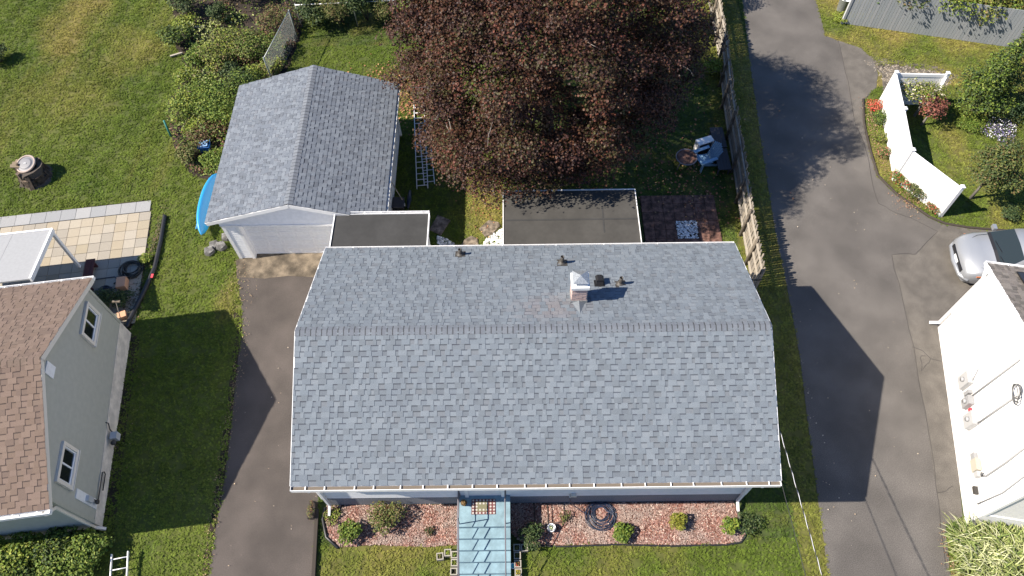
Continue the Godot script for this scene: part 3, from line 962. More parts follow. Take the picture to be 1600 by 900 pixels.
func front_steps() -> void:
	var t := thing("front_steps", "pale blue painted concrete stoop and steps at the front door", "steps", Vector3(-1.43, 0, 4.6))
	var x0 := -2.2; var x1 := -0.68
	part(t, "landing", span(mk(), Vector3(x0, -0.1, 3.172), Vector3(x1, 0.95, 4.08)), M["blue_paint"])
	for i in 5:
		var z := 4.082 + 0.285 * i
		part(t, "step", span(mk(), Vector3(x0, -0.1, z), Vector3(x1, 0.95 - 0.168 * (i + 1), z + 0.283)), M["blue_paint"])
	part(t, "walkway", span(mk(), Vector3(x0 + 0.02, -0.1, 5.51), Vector3(x1 - 0.02, 0.05, 14)), M["blue_paint"])
	for x in [-2.12, -0.81]:
		var pole := func(hh): return [Vector3(x, 0.95 + hh, 3.2), Vector3(x, 0.95 + hh, 4.0), Vector3(x, 0.1 + hh, 5.44)]
		var r := mk(true)
		var a: Array = pole.call(0.8)
		tube(r, [a[0], a[1], a[2]], 0.017, 7)
		var rail := part(t, "railing", r, M["iron"])
		a = pole.call(0.44)
		part(rail, "lower_rail", tube(mk(true), [a[0], a[1], a[2]], 0.013, 6), M["iron"])
		for p in [[3.22, 0.95], [4.0, 0.95], [5.4, 0.11]]:
			part(rail, "post", tube(mk(true), [Vector3(x, p[1] - 0.02, p[0]), Vector3(x, p[1] + 0.81, p[0])], 0.015, 6), M["iron"])
	var mt := thing("doormat", "dark red doormat with rows of pale shapes at the front door", "doormat", Vector3(-1.44, 0.95, 3.5))
	part(mt, "mat", span(mk(), Vector3(-1.79, 0.952, 3.3), Vector3(-1.1, 0.967, 3.74)), M["rug"])
	part(mt, "centre_field", span(mk(), Vector3(-1.66, 0.966, 3.38), Vector3(-1.32, 0.969, 3.66)), M["rug_green"])
	for i in 7:
		for j in 5:
			if j == 2 and i > 1 and i < 5: continue
			var c := Vector3(-1.74 + i * 0.1, 0.966, 3.34 + j * 0.09)
			part(mt, "pale_shape", lathe(mk(), V([0.033, 0, 0.03, 0.006, 0, 0.007]), 6, c), M["rug_light"])
	var pot := thing("door_pot", "small brown pot with dried plant in the corner by the front door", "plant pot", Vector3(-2.0, 0.95, 3.45))
	part(pot, "pot", lathe(mk(true), V([0.05, 0.952, 0.08, 1.12, 0.095, 1.13, 0.08, 1.12, 0.0, 1.1]), 12, Vector3(-2.0, 0, 3.45)), M["timber"])
	own()
	foliage(pot, "foliage", [[Vector3(0, 0.22, 0), Vector3(0.08, 0.07, 0.08)]], 90, leaf["oval"], Vector2(0.025, 0.045), [Color(0.3, 0.17, 0.05), Color(0.2, 0.12, 0.05), Color(0.1, 0.1, 0.03)], M["leaf"])

# ---------------------------------------------------------------- garage, breezeway, flat-roofed addition
func garage() -> void:
	rng.seed = 6
	var g := thing("garage", "white garage with blue-grey gable roof and wide panelled door", "garage", Vector3(-7.8, 0, -8.8))
	var xl := -10.8; var xr := -4.82; var xm := -7.78; var e := 2.45; var r := 3.38
	var zf := -5.63; var zb := -12.05
	var xy := Transform3D(Basis(), Vector3(0, 0, -11.9))
	part(g, "wall", prism(mk(), V([-10.4, 0, -9.86, 0, -9.86, 1.98, -5.3, 1.98, -5.3, 0, -5.06, 0, -5.06, 2.42, xm, 3.24, -10.4, 2.42]), xy, 6.08), M["white_siding"])
	var sd := mk()
	var lap := 0.105
	var y := 2.0
	while y < 3.18:                                                         # gable clapboards, cut to the rake
		var hw := func(yy): return 2.72 * clampf((3.3 - yy) / 0.86, 0, 1)
		var a: float = hw.call(y); var b: float = hw.call(minf(y + lap, 3.29))
		quad(sd, Vector3(xm - a, y, -5.79), Vector3(xm + a, y, -5.79), Vector3(xm + b, y + lap, -5.81), Vector3(xm - b, y + lap, -5.81))
		quad(sd, Vector3(xm - a, y, -5.82), Vector3(xm + a, y, -5.82), Vector3(xm + a, y, -5.79), Vector3(xm - a, y, -5.79))
		y += lap
	clapboards(sd, Vector3(-10.4, 0, -5.82), Vector3(-9.98, 0, -5.82), 0.06, 2.0, Vector3(0, 0, 1), 0.105)
	clapboards(sd, Vector3(-5.06, 0, -5.9), Vector3(-5.06, 0, -11.9), 0.06, 2.3, Vector3(1, 0, 0), 0.105)
	clapboards(sd, Vector3(-10.4, 0, -11.9), Vector3(-10.4, 0, -5.85), 0.06, 2.3, Vector3(-1, 0, 0), 0.105)
	part(g, "siding", sd, M["white_siding"], true)
	part(g, "foundation", span(mk(), Vector3(-10.38, -0.1, -11.88), Vector3(-9.9, 0.06, -5.86)), M["foundation"])
	for x in [-10.41, -9.93]: part(g, "corner_board", span(mk(), Vector3(x - 0.05, 0.02, -5.86), Vector3(x + 0.05, 2.0, -5.785)), M["white_paint"])
	part(g, "door_header", span(mk(), Vector3(-10.46, 1.97, -5.86), Vector3(-5.06, 2.06, -5.77)), M["white_paint"])
	# door: sections with raised panels, set back in the opening
	for i in 4:
		var y0 := 0.03 + i * 0.49
		var dr := part(g, "door_section", span(mk(), Vector3(-9.86, y0, -6.03), Vector3(-5.3, y0 + 0.482, -5.985)), M["white_paint"])
		for j in 8:
			var cx := -9.86 + (j + 0.5) * 0.57
			var rim := mk()
			for s in [-1, 1]:
				box(rim, Vector3(cx + s * 0.225, y0 + 0.24, -5.98), Vector3(0.02, 0.32, 0.012))
				box(rim, Vector3(cx, y0 + 0.24 + s * 0.15, -5.98), Vector3(0.43, 0.02, 0.0125))
			part(dr, "panel", rim, M["white_vinyl"])
	var roof := part(g, "roof", prism(mk(), V([xl, e - 0.008, xm, r - 0.008, xr, e - 0.008, xr, e - 0.14, xr - 0.02, e - 0.14, xm, r - 0.16, xl + 0.02, e - 0.14, xl, e - 0.14]), Transform3D(Basis(), Vector3(0, 0, zb)), zf - zb), M["white_paint"])
	var S := Vector2(xm - xl, r - e).length()
	shingles(roof, Vector3(xl - 0.02, e, zb), Vector3(0, 0, 1), Vector3(xm - xl, r - e, 0).normalized(), zf + 0.02 - zb, S, GARAGE_TONES, M["shingle"], 150)
	S = Vector2(xr - xm, r - e).length()
	shingles(roof, Vector3(xr + 0.02, e, zf + 0.02), Vector3(0, 0, -1), Vector3(xm - xr, r - e, 0).normalized(), zf + 0.02 - zb, S, GARAGE_TONES, M["shingle"], 150)
	var dl := Vector3(xl - xm, e - r, 0).normalized()
	ridge_caps(roof, Vector3(xm, r, zb), Vector3(xm, r, zf + 0.02), dl, Vector3(xr - xm, e - r, 0).normalized(), [Color(0.25, 0.275, 0.32), Color(0.27, 0.295, 0.34), Color(0.235, 0.258, 0.3)], M["shingle"])
	var rk := mk()
	for s in [[xl, e], [xr, e]]: bar(rk, Vector3(s[0], s[1] - 0.09, zf + 0.012), Vector3(xm, r - 0.09, zf + 0.012), 0.03, 0.15)
	part(roof, "rake_board", rk, M["white_vinyl"])
	gutter(g, Vector3(xr + 0.004, e - 0.05, zf), Vector3(xr + 0.004, e - 0.05, zb), Vector3(1, 0, 0), 1.4, 0.09, false)
	part(g, "downspout", bar(mk(), Vector3(-5.0, 2.2, -11.6), Vector3(-4.98, 0.1, -11.6), 0.08, 0.06), M["white_paint"])
	part(g, "downspout", bar(mk(), Vector3(-10.62, 1.9, -6.1), Vector3(-10.6, 0.1, -6.1), 0.08, 0.06), M["beige_box"])

func breezeway() -> void:
	var b := thing("breezeway", "flat dark-roofed passage joining garage and ranch house", "passage", Vector3(-4.8, 0, -4.5))
	part(b, "wall", span(mk(), Vector3(-6.2, 0, -5.55), Vector3(-3.42, 2.62, -3.19)), M["white_siding"])
	part(b, "siding", clapboards(mk(), Vector3(-3.42, 0, -3.2), Vector3(-3.42, 0, -5.56), 0.05, 2.6, Vector3(1, 0, 0), 0.105), M["white_siding"], true)
	var rf := part(b, "roof", prism(mk(), V([-5.62, 2.62, -3.2, 2.7, -3.2, 2.86, -5.62, 2.78]), Transform3D(Vector3(0, 0, 1), Vector3(0, 1, 0), Vector3(1, 0, 0), Vector3(-6.37, 0, 0)), 3.09), M["membrane"])
	var e := mk()
	for x in [-6.385, -3.265]: bar(e, Vector3(x, 2.735, -5.62), Vector3(x, 2.815, -3.2), 0.035, 0.17)
	part(rf, "edge_trim", e, M["white_paint"])
	gutter(b, Vector3(-3.28, 2.8, -5.63), Vector3(-6.37, 2.8, -5.63), Vector3(0, 0, -1), 0.55, 0.11, false)

func addition() -> void:
	var b := thing("rear_addition", "flat grey-roofed addition at the back of the ranch house", "addition", Vector3(1.38, 0, -4.8))
	part(b, "wall", span(mk(), Vector3(-0.7, 0, -6.4), Vector3(3.45, 2.56, -3.19)), M["white_siding"])
	var rf := part(b, "roof", prism(mk(), V([-6.53, 2.6, -3.2, 2.72, -3.2, 2.86, -6.53, 2.76]), Transform3D(Vector3(0, 0, 1), Vector3(0, 1, 0), Vector3(1, 0, 0), Vector3(-0.81, 0, 0)), 4.4), M["membrane_grey"])
	var sm := mk()
	box(sm, Vector3(1.4, 2.803, -5.3), Vector3(4.3, 0.008, 0.06), Basis(Vector3(1, 0, 0), 0.03))
	box(sm, Vector3(2.45, 2.798, -5.3), Vector3(0.05, 0.008, 1.1), Basis(Vector3(1, 0, 0), -0.03))
	part(rf, "seam", sm, M["membrane"])
	var e := mk()
	span(e, Vector3(-0.83, 2.62, -6.56), Vector3(3.61, 2.79, -6.528))
	for x in [-0.825, 3.605]: bar(e, Vector3(x, 2.695, -6.53), Vector3(x, 2.79, -3.2), 0.025, 0.18)
	part(rf, "edge_trim", e, M["white_vinyl"])

# ---------------------------------------------------------------- neighbours
func left_house() -> void:
	rng.seed = 8
	var h := thing("sage_house", "sage-sided house with brown shingle roof and cream foundation", "house", Vector3(-13.65, 0, -2.78), 0.1249)
	own()
	var L := 6.58; var pk := L / 2.0; var ov := 0.28; var e := 3.08; var r := 4.74
	var zy := Transform3D(Vector3(0, 0, 1), Vector3(0, 1, 0), Vector3(1, 0, 0), Vector3(-7.6, 0, 0))
	part(h, "wall", prism(mk(), V([0.03, 0, L - 0.03, 0, L - 0.03, 3.1, pk, 4.58, 0.03, 3.1]), zy, 7.58), M["sage"])
	part(h, "foundation", prism(mk(), V([0.0, -0.1, L, -0.1, L, 0.5, 0.0, 0.84]), zy, 7.602), M["cream"])
	var sd := mk()
	var y := 0.55
	while y < 4.45:                                                        # clapboards on the gable
		var z0 := maxf(0.02, (0.84 - y) / 0.0517)
		var half := func(yy): return minf(pk - 0.01, (4.6 - yy) / 0.465)
		var a: float = maxf(pk - half.call(y), z0); var b: float = pk + half.call(y)
		var a2: float = maxf(pk - half.call(y + 0.1), z0); var b2: float = pk + half.call(y + 0.1)
		if b > a:
			quad(sd, Vector3(0.004, y, b), Vector3(0.004, y, a), Vector3(-0.014, y + 0.1, a2), Vector3(-0.014, y + 0.1, b2))
			quad(sd, Vector3(-0.014, y, b), Vector3(-0.014, y, a), Vector3(0.004, y, a), Vector3(0.004, y, b))
		y += 0.1
	part(h, "siding", sd, M["sage"], true)
	part(h, "front_siding", clapboards(mk(), Vector3(-7.6, 0, L - 0.02), Vector3(-0.02, 0, L - 0.02), 0.5, 2.95, Vector3(0, 0, 1), 0.1), M["sage"], true)
	for z in [0.03, L - 0.03]: part(h, "corner_board", span(mk(), Vector3(-0.05, 0.84 if z < 1 else 0.5, z - 0.05), Vector3(0.022, 3.0, z + 0.05)), M["sage"])
	var roof := part(h, "roof", prism(mk(), V([-ov, e - 0.008, pk, r - 0.008, L + ov, e - 0.008, L + ov, e - 0.13, L + ov - 0.02, e - 0.13, pk, r - 0.15, -ov + 0.02, e - 0.13, -ov, e - 0.13]), Transform3D(zy.basis, Vector3(-7.7, 0, 0)), 7.8), M["cream_trim"])
	var rb := mk()
	for s in [[-ov, 1], [L + ov, 1]]: bar(rb, Vector3(0.112, e - 0.08, s[0]), Vector3(0.112, r - 0.08, pk), 0.024, 0.16)
	part(roof, "rake_board", rb, M["cream_trim"])
	var up := Vector3(0, r - e, -(pk + ov)).normalized()
	var S := Vector2(pk + ov, r - e).length()
	shingles(roof, Vector3(-7.7, e, L + ov + 0.02), Vector3(1, 0, 0), up, 7.83, S, BROWN_TONES, M["brown_shingle"], 0, 0.16, [0.13, 0.18, 0.23], [0.12, 0.16, 0.2])
	up.z = -up.z
	shingles(roof, Vector3(0.13, e, -ov - 0.02), Vector3(-1, 0, 0), up, 7.83, S, BROWN_TONES, M["brown_shingle"], 300, 0.16, [0.13, 0.18, 0.23], [0.12, 0.16, 0.2])
	var dl := Vector3(0, e - r, pk + ov).normalized()
	ridge_caps(roof, Vector3(-7.7, r, pk), Vector3(0.13, r, pk), dl, Vector3(0, dl.y, -dl.z), [BROWN_TONES[1], BROWN_TONES[3], BROWN_TONES[5]], M["brown_shingle"], 0.17, 0.16)
	gutter(h, Vector3(-7.7, e - 0.03, L + ov + 0.004), Vector3(0.12, e - 0.03, L + ov + 0.004), Vector3(0, 0, 1), 0.6, 0.12, false)
	gutter(h, Vector3(0.12, e - 0.03, -ov - 0.004), Vector3(-7.7, e - 0.03, -ov - 0.004), Vector3(0, 0, -1), 0.6, 0.12, false)
	var ds := mk()
	for seg in [[Vector3(-0.1, e - 0.14, L + ov + 0.06), Vector3(-0.1, e - 0.3, L + ov + 0.06)], [Vector3(-0.1, e - 0.28, L + ov + 0.06), Vector3(-0.08, e - 0.6, L + 0.06)], [Vector3(-0.08, e - 0.58, L + 0.06), Vector3(-0.08, 0.25, L + 0.06)], [Vector3(-0.08, 0.27, L + 0.06), Vector3(0.16, 0.1, L + 0.1)]]: bar(ds, seg[0], seg[1], 0.085, 0.065, Vector3(1, 0, 0.01))
	part(h, "downspout", ds, M["cream_trim"])
	for wv in [[1.06, 2.6, 0.95, 0.62], [5.5, 2.48, 0.95, 0.62]]: window(h, Vector3(0.012, wv[1], wv[0]), Vector3(0, 0, -1), Vector3(1, 0, 0), wv[2], wv[3], M["cream_trim"], 2)
	part(h, "gable_vent", span(mk(), Vector3(0.0, 3.86, 3.13), Vector3(0.035, 4.28, 3.49)), M["white_paint"])
	var pan := part(h, "meter_panel", span(mk(), Vector3(0.0, 0.56, 5.92), Vector3(0.03, 1.75, 6.2)), M["white_paint"])
	part(pan, "meter_box", span(mk(), Vector3(0.02, 0.95, 5.98), Vector3(0.12, 1.25, 6.14)), M["meter_grey"])
	part(pan, "meter_dial", tube(mk(true), [Vector3(0.1, 0.78, 6.05), Vector3(0.17, 0.78, 6.05)], 0.07, 12), M["dark_metal"])
	part(pan, "conduit", tube(mk(true), [Vector3(0.06, 0.95, 6.0), Vector3(0.06, 0.66, 5.98), Vector3(0.06, 0.6, 5.9), Vector3(0.06, 0.6, 5.1), Vector3(0.06, 0.5, 5.05), Vector3(0.06, 0.42, 5.1), Vector3(0.06, 0.42, 5.6)], 0.018, 6), M["dark_metal"])
	var gp := mk(true)
	tube(gp, [Vector3(0.0, 0.75, 3.55), Vector3(0.08, 0.74, 3.58), Vector3(0.1, 0.62, 3.75), Vector3(0.1, 0.3, 3.78), Vector3(0.1, 0.0, 3.78)], 0.02, 6)
	tube(gp, [Vector3(0.1, 0.42, 3.78), Vector3(0.14, 0.42, 4.1), Vector3(0.14, 0.05, 4.16)], 0.02, 6)
	var gas := part(h, "gas_pipe", gp, M["dark_metal"])
	part(gas, "gas_meter", box(mk(), Vector3(0.2, 0.45, 3.92), Vector3(0.2, 0.26, 0.22)), M["meter_grey"])
	part(gas, "regulator", lathe(mk(true), V([0, -0.04, 0.08, -0.03, 0.09, 0.0, 0.06, 0.04, 0, 0.05]), 12, Vector3(0.2, 0.5, 4.14)), M["dark_metal"])

func right_house() -> void:
	rng.seed = 9
	var h := thing("white_house", "white-sided gable house with meters and conduits beside the lane", "house", Vector3(13.87, 0, -2.61), -0.1755)
	own()
	var L := 6.64; var pk := L / 2.0; var ov := 0.3; var e := 3.52; var r := 4.98; var W := 9.0
	var zy := Transform3D(Vector3(0, 0, 1), Vector3(0, 1, 0), Vector3(1, 0, 0), Vector3(0.02, 0, 0))
	part(h, "wall", prism(mk(), V([0.03, 0, L - 0.03, 0, L - 0.03, 3.56, pk, 4.84, 0.03, 3.56]), zy, W), M["far_siding"])
	part(h, "foundation", span(mk(), Vector3(0, -0.1, 0), Vector3(W, 1.03, L)), M["far_siding"])
	var sd := mk()
	var y := 1.03
	while y < 4.7:
		var half := func(yy): return minf(pk - 0.01, (4.88 - yy) / 0.4)
		var a: float = pk - half.call(y); var b: float = pk + half.call(y)
		var a2: float = pk - half.call(minf(y + 0.105, 4.87)); var b2: float = pk + half.call(minf(y + 0.105, 4.87))
		quad(sd, Vector3(-0.012, y, a), Vector3(-0.012, y, b), Vector3(0.01, y + 0.105, b2), Vector3(0.01, y + 0.105, a2))
		quad(sd, Vector3(0.02, y, a), Vector3(0.02, y, b), Vector3(-0.012, y, b), Vector3(-0.012, y, a))
		y += 0.105
	part(h, "siding", sd, M["far_siding"], true)
	part(h, "sill_flashing", span(mk(), Vector3(-0.03, 1.0, 0.06), Vector3(0.01, 1.028, L - 0.06)), M["meter_grey"])
	var il := mk()
	for s in [0.03, L - 0.03]: bar(il, Vector3(-0.022, 3.3, s), Vector3(-0.022, 4.6, pk), 0.03, 0.02)
	part(h, "frieze_edge", il, M["meter_grey"])
	for z in [0.02, L - 0.02]: part(h, "corner_board", span(mk(), Vector3(-0.03, 1.03, z - 0.05), Vector3(0.06, 3.5, z + 0.05)), M["white_paint"])
	var roof := part(h, "roof", prism(mk(), V([-ov, e - 0.004, pk, r - 0.004, L + ov, e - 0.004, L + ov, e - 0.15, L + ov - 0.02, e - 0.15, pk, r - 0.17, -ov + 0.02, e - 0.15, -ov, e - 0.15]), Transform3D(zy.basis, Vector3(-0.12, 0, 0)), W + 0.2), M["white_paint"])
	var rb := mk()
	for s in [-ov, L + ov]: bar(rb, Vector3(-0.13, e - 0.09, s), Vector3(-0.13, r - 0.09, pk), 0.03, 0.18)
	part(roof, "rake_board", rb, M["white_vinyl"])
	var tones := [Color(0.25, 0.22, 0.2), Color(0.28, 0.25, 0.225), Color(0.21, 0.19, 0.17), Color(0.3, 0.27, 0.24), Color(0.17, 0.155, 0.14)]
	var S := Vector2(pk + ov, r - e).length()
	var up := Vector3(0, r - e, -(pk + ov)).normalized()
	shingles(roof, Vector3(-0.13, e, L + ov), Vector3(1, 0, 0), up, W + 0.2, S, tones, M["brown_shingle"], 0)
	up.z = -up.z
	shingles(roof, Vector3(W + 0.07, e, -ov), Vector3(-1, 0, 0), up, W + 0.2, S, tones, M["brown_shingle"], 0)
	var dl := Vector3(0, e - r, pk + ov).normalized()
	ridge_caps(roof, Vector3(-0.13, r, pk), Vector3(3.0, r, pk), dl, Vector3(0, dl.y, -dl.z), [tones[0], tones[1]], M["brown_shingle"])
	var f := Basis(Vector3(1, 0, 0), Vector3(0, pk + ov, -(r - e)).normalized(), Vector3(0, r - e, pk + ov).normalized())
	for i in 3:
		for j in 2:
			var c := Vector3(0.55 + 0.52 + i * 1.06, e, -ov) + f.z * (0.42 + 0.78 + j * 1.6) + f.y * 0.07
			var sp := part(roof, "dark_panel", box(mk(), c, Vector3(1.03, 0.035, 1.56), f), M["solar"])
			var fr := mk()
			for s in [-1, 1]:
				box(fr, c + f.x * s * 0.52 + f.y * 0.002, Vector3(0.02, 0.045, 1.6), f)
				box(fr, c + f.z * s * 0.79 + f.y * 0.002, Vector3(1.02, 0.043, 0.02), f)
			part(sp, "frame", fr, M["car_black"])
	gutter(h, Vector3(W, e - 0.03, -ov - 0.004), Vector3(-0.12, e - 0.03, -ov - 0.004), Vector3(0, 0, -1), 1.2, 0.11, false)
	gutter(h, Vector3(-0.12, e - 0.03, L + ov + 0.004), Vector3(W, e - 0.03, L + ov + 0.004), Vector3(0, 0, 1), 1.2, 0.11, false)
	var ds := mk()
	for seg in [[Vector3(-0.02, e - 0.14, -ov - 0.06), Vector3(-0.04, e - 0.5, -0.06)], [Vector3(-0.04, e - 0.48, -0.06), Vector3(-0.05, 0.22, -0.06)], [Vector3(-0.05, 0.24, -0.06), Vector3(-0.3, 0.1, -0.1)]]: bar(ds, seg[0], seg[1], 0.085, 0.065, Vector3(1, 0, 0.01))
	part(h, "downspout", ds, M["white_paint"])
	var bx := [["meter_cabinet", Vector3(2.6, 1.34, 0), Vector3(0.16, 0.56, 0.4), "box_grey"], ["junction_box", Vector3(3.02, 1.34, 0), Vector3(0.12, 0.3, 0.12), "dull_grey"], ["meter_box", Vector3(3.3, 1.28, 0), Vector3(0.16, 0.44, 0.28), "dull_grey"], ["red_tag", Vector3(3.57, 1.26, 0), Vector3(0.06, 0.12, 0.16), "red_tag"], ["meter_cabinet", Vector3(3.9, 1.31, 0), Vector3(0.18, 0.5, 0.42), "box_grey"], ["junction_box", Vector3(4.95, 1.12, 0), Vector3(0.1, 0.2, 0.18), "dull_grey"], ["utility_box", Vector3(5.25, 1.18, 0), Vector3(0.14, 0.3, 0.36), "box_beige"], ["meter_dial", Vector3(5.53, 1.2, 0), Vector3(0.13, 0.18, 0.16), "box_grey"], ["vent_hood", Vector3(5.92, 0.95, 0), Vector3(0.12, 0.1, 0.22), "dark_metal"]]
	for b in bx:
		var p := part(h, b[0], box(mk(), Vector3(-0.02 - b[2].x / 2, b[1].y, b[1].x), Vector3(b[2].x, b[2].y, b[2].z)), M[b[3]])
		if b[0] == "meter_cabinet" or b[0] == "meter_box":
			part(p, "meter_dial", tube(mk(true), [Vector3(-0.02 - b[2].x, b[1].y + 0.05, b[1].x), Vector3(-0.09 - b[2].x, b[1].y + 0.05, b[1].x)], 0.075, 14), M["dull_grey"])
	for cd in [[Vector3(-0.05, 1.5, 3.17), Vector3(-0.05, 4.0, 3.18), 0.024], [Vector3(-0.05, 1.55, 4.08), Vector3(-0.05, 3.55, 4.07), 0.026], [Vector3(-0.04, 1.55, 2.75), Vector3(-0.04, 2.0, 2.5), 0.015]]:
		part(h, "conduit", tube(mk(true), [cd[0], cd[0].lerp(cd[1], 0.5), cd[1]], cd[2], 6), M["dull_grey"])
	part(h, "service_cable", tube(mk(true), [Vector3(-0.06, 1.36, 5.62), Vector3(-0.06, 1.5, 5.68), Vector3(-0.05, 2.6, 5.62), Vector3(-0.05, 3.7, 5.5)], 0.024, 6), M["dull_grey"])
	part(h, "service_cable", tube(mk(true), [Vector3(-0.06, 0.9, 6.3), Vector3(-0.06, 2.2, 6.35), Vector3(-0.06, 3.4, 6.2)], 0.018, 6), M["dull_grey"])
	part(h, "cable_loop", tube(mk(true), ring(Vector3(-0.09, 1.42, 5.6), 0.055, 12, Basis(Vector3(0, 0, 1), PI / 2)), 0.014, 5, true), M["cable"])
	for i in 3: part(h, "cable_coil", tube(mk(true), ring(Vector3(-0.1 - i * 0.03, 3.7, 4.0 + i * 0.05), 0.2 + i * 0.04, 18, Basis(Vector3(0, 0, 1), PI / 2 + 0.15 * i)), 0.014, 5, true), mat("coil_grey", Color(0.12, 0.12, 0.12), 0.6))

# ---------------------------------------------------------------- fences
func fences() -> void:
	rng.seed = 10
	# old stockade fence along the back yard; we see its rails
	var f := thing("stockade_fence", "weathered brown stockade fence with rails between back yard and lane", "fence", Vector3(8.1, 0, -10))
	var path := [Vector3(7.86, 0, -4.0), Vector3(7.92, 0, -6.5), Vector3(8.06, 0, -9.5), Vector3(8.2, 0, -12.9), Vector3(8.42, 0, -15.4), Vector3(8.5, 0, -18.0), Vector3(8.55, 0, -21.0)]
	var tones := [Color(0.35, 0.305, 0.245), Color(0.3, 0.265, 0.225), Color(0.39, 0.345, 0.28), Color(0.27, 0.245, 0.215)]
	var shapes := []
	for tone in tones:
		for hh in [1.5, 1.56, 1.63]:
			own()
			var st := mk()
			st.set_color(tone)
			prism(st, V([-0.044, 0, 0.044, 0, 0.044, hh - 0.06, 0.0, hh, -0.044, hh - 0.06]), Transform3D(Basis(), Vector3(0, 0, -0.009)), 0.018)
			shapes.append(part_mesh(st))
	for i in path.size() - 1:
		var a: Vector3 = path[i]; var b: Vector3 = path[i + 1]
		var d := (b - a).normalized()
		var inn := Vector3(-1, 0, 0)
		var n := int(a.distance_to(b) / 0.1)
		for j in n:
			if rng.randf() < 0.015: continue
			var p := part(f, "picket", shapes[rng.randi() % shapes.size()], M["plank"])
			p.transform = Transform3D(Basis(-d, Vector3(rng.randf_range(-0.02, 0.02), 1, 0).normalized(), Vector3(1, 0, 0)).orthonormalized(), a.lerp(b, (j + 0.5) / n) - f.position)
		X = f.transform.affine_inverse()
		for y in [0.25, 0.85, 1.38]:
			var off := inn * 0.04
			part(f, "rail", bar(mk(), a + off + Vector3.UP * (y + rng.randf_range(-0.03, 0.03)), b + off + Vector3.UP * (y + rng.randf_range(-0.03, 0.03)), 0.05, 0.075), M["rail_wood"])
		var m := int(a.distance_to(b) / 2.4) + 1
		for j in m:
			var p: Vector3 = a.lerp(b, (j + 0.02) / m) + inn * 0.1
			part(f, "post", tube(mk(true), [p, p + Vector3(rng.randf_range(-0.02, 0.03), 1.5 + rng.randf() * 0.1, 0)], [0.065, 0.055], 8), M["old_wood"])
	var g := thing("picket_gate", "short dark weathered picket section beside the house at the fence end", "gate", Vector3(7.4, 0, -3.9))
	for i in 9:
		var p := part(g, "picket", shapes[3 + i % 3 + 6 * (i % 2)], M["plank"])
		p.transform = Transform3D(Basis(), Vector3(6.9 + i * 0.105, 0, -3.9) - g.position)
	X = g.transform.affine_inverse()
	for y in [0.3, 1.2]: part(g, "rail", bar(mk(), Vector3(6.85, y, -3.87), Vector3(7.8, y, -3.87), 0.06, 0.04), M["old_wood"])
	# grey board fence at the top right
	var q := thing("grey_fence", "tall grey painted board fence behind the turnout", "fence", Vector3(14.3, 0, -18))
	var a := Vector3(14.3, 0, -17.98); var b := Vector3(25.5, 0, -15.2)
	var d := (b - a).normalized()
	var face := Vector3(-d.z, 0, d.x)
	if face.z < 0: face = -face
	var greys := [Color(0.4, 0.43, 0.45), Color(0.37, 0.4, 0.425), Color(0.43, 0.45, 0.47)]
	shapes.clear()
	for tone in greys:
		own()
		var st := mk()
		st.set_color(tone)
		box(st, Vector3(0, 0.94, 0), Vector3(0.118, 1.84, 0.02))
		shapes.append(part_mesh(st))
	var n := int(a.distance_to(b) / 0.128)
	for j in n:
		var p := part(q, "board", shapes[rng.randi() % 3], M["plank"])
		p.transform = Transform3D(Basis(d, Vector3.UP, face), a.lerp(b, (j + 0.5) / n) - q.position + face * rng.randf_range(-0.003, 0.003))
	X = q.transform.affine_inverse()
	for y in [0.3, 1.0, 1.6]: part(q, "rail", bar(mk(), a - face * 0.035 + Vector3.UP * y, b - face * 0.035 + Vector3.UP * y, 0.04, 0.09), M["meter_grey"])
	part(q, "end_post", bar(mk(), a - d * 0.06, a - d * 0.06 + Vector3.UP * 1.88, 0.1, 0.1, Vector3(1, 0, 0)), M["meter_grey"])
	var c := thing("fence_dial", "round white dial with dark rim hung on the grey fence", "wall dial", a.lerp(b, 0.67) + Vector3.UP * 1.5 + face * 0.03)
	own()
	var fb := Basis(d, face, d.cross(face))
	part(c, "rim", tube(mk(true), ring(Vector3.ZERO, 0.2, 20, fb), 0.03, 6, true), M["iron"])
	part(c, "dial", lathe(mk(), V([0.2, -0.012, 0.2, 0.006, 0, 0.007]), 20, Vector3.ZERO, fb), M["white_paint"])
	part(c, "hand", bar(mk(), fb.y * 0.012 - fb.x * 0.02, fb.y * 0.012 + fb.x * 0.09, 0.02, 0.006, fb.y), M["iron"])
	# white vinyl privacy fence
	var v := thing("vinyl_fence", "tall white vinyl privacy fence zigzagging beside the lane", "fence", Vector3(14.4, 0, -11))
	var P := [Vector3(16.6, 0, -12.95), Vector3(14.62, 0, -13.05), Vector3(14.4, 0, -11.1), Vector3(14.12, 0, -9.05), Vector3(15.36, 0, -7.3)]
	for i in P.size():
		var p: Vector3 = P[i]
		var post := part(v, "post", span(mk(), p + Vector3(-0.06, 0, -0.06), p + Vector3(0.06, 1.72, 0.06)), M["white_vinyl"])
		part(post, "post_cap", lathe(mk(), V([0.105, 1.72, 0.105, 1.75, 0.0, 1.8]), 4, p, Basis(Vector3.UP, PI / 4)), M["white_vinyl"])
		if i == 0: continue
		var o: Vector3 = P[i - 1]
		var dd := (p - o).normalized()
		var len := o.distance_to(p)
		var rl := mk()
		for y in [0.1, 1.58]: bar(rl, o + dd * 0.06 + Vector3.UP * y, p - dd * 0.06 + Vector3.UP * y, 0.05, 0.14)
		part(v, "rail", rl, M["white_vinyl"])
		var nb := int((len - 0.12) / 0.15)
		for j in nb:
			var m: Vector3 = (o + dd * 0.06).lerp(p - dd * 0.06, (j + 0.5) / nb) + Vector3.UP * 0.84
			part(v, "board", box(mk(), m, Vector3((len - 0.12) / nb - 0.004, 1.34, 0.022), Basis(dd, Vector3.UP, dd.cross(Vector3.UP))), M["white_vinyl"])
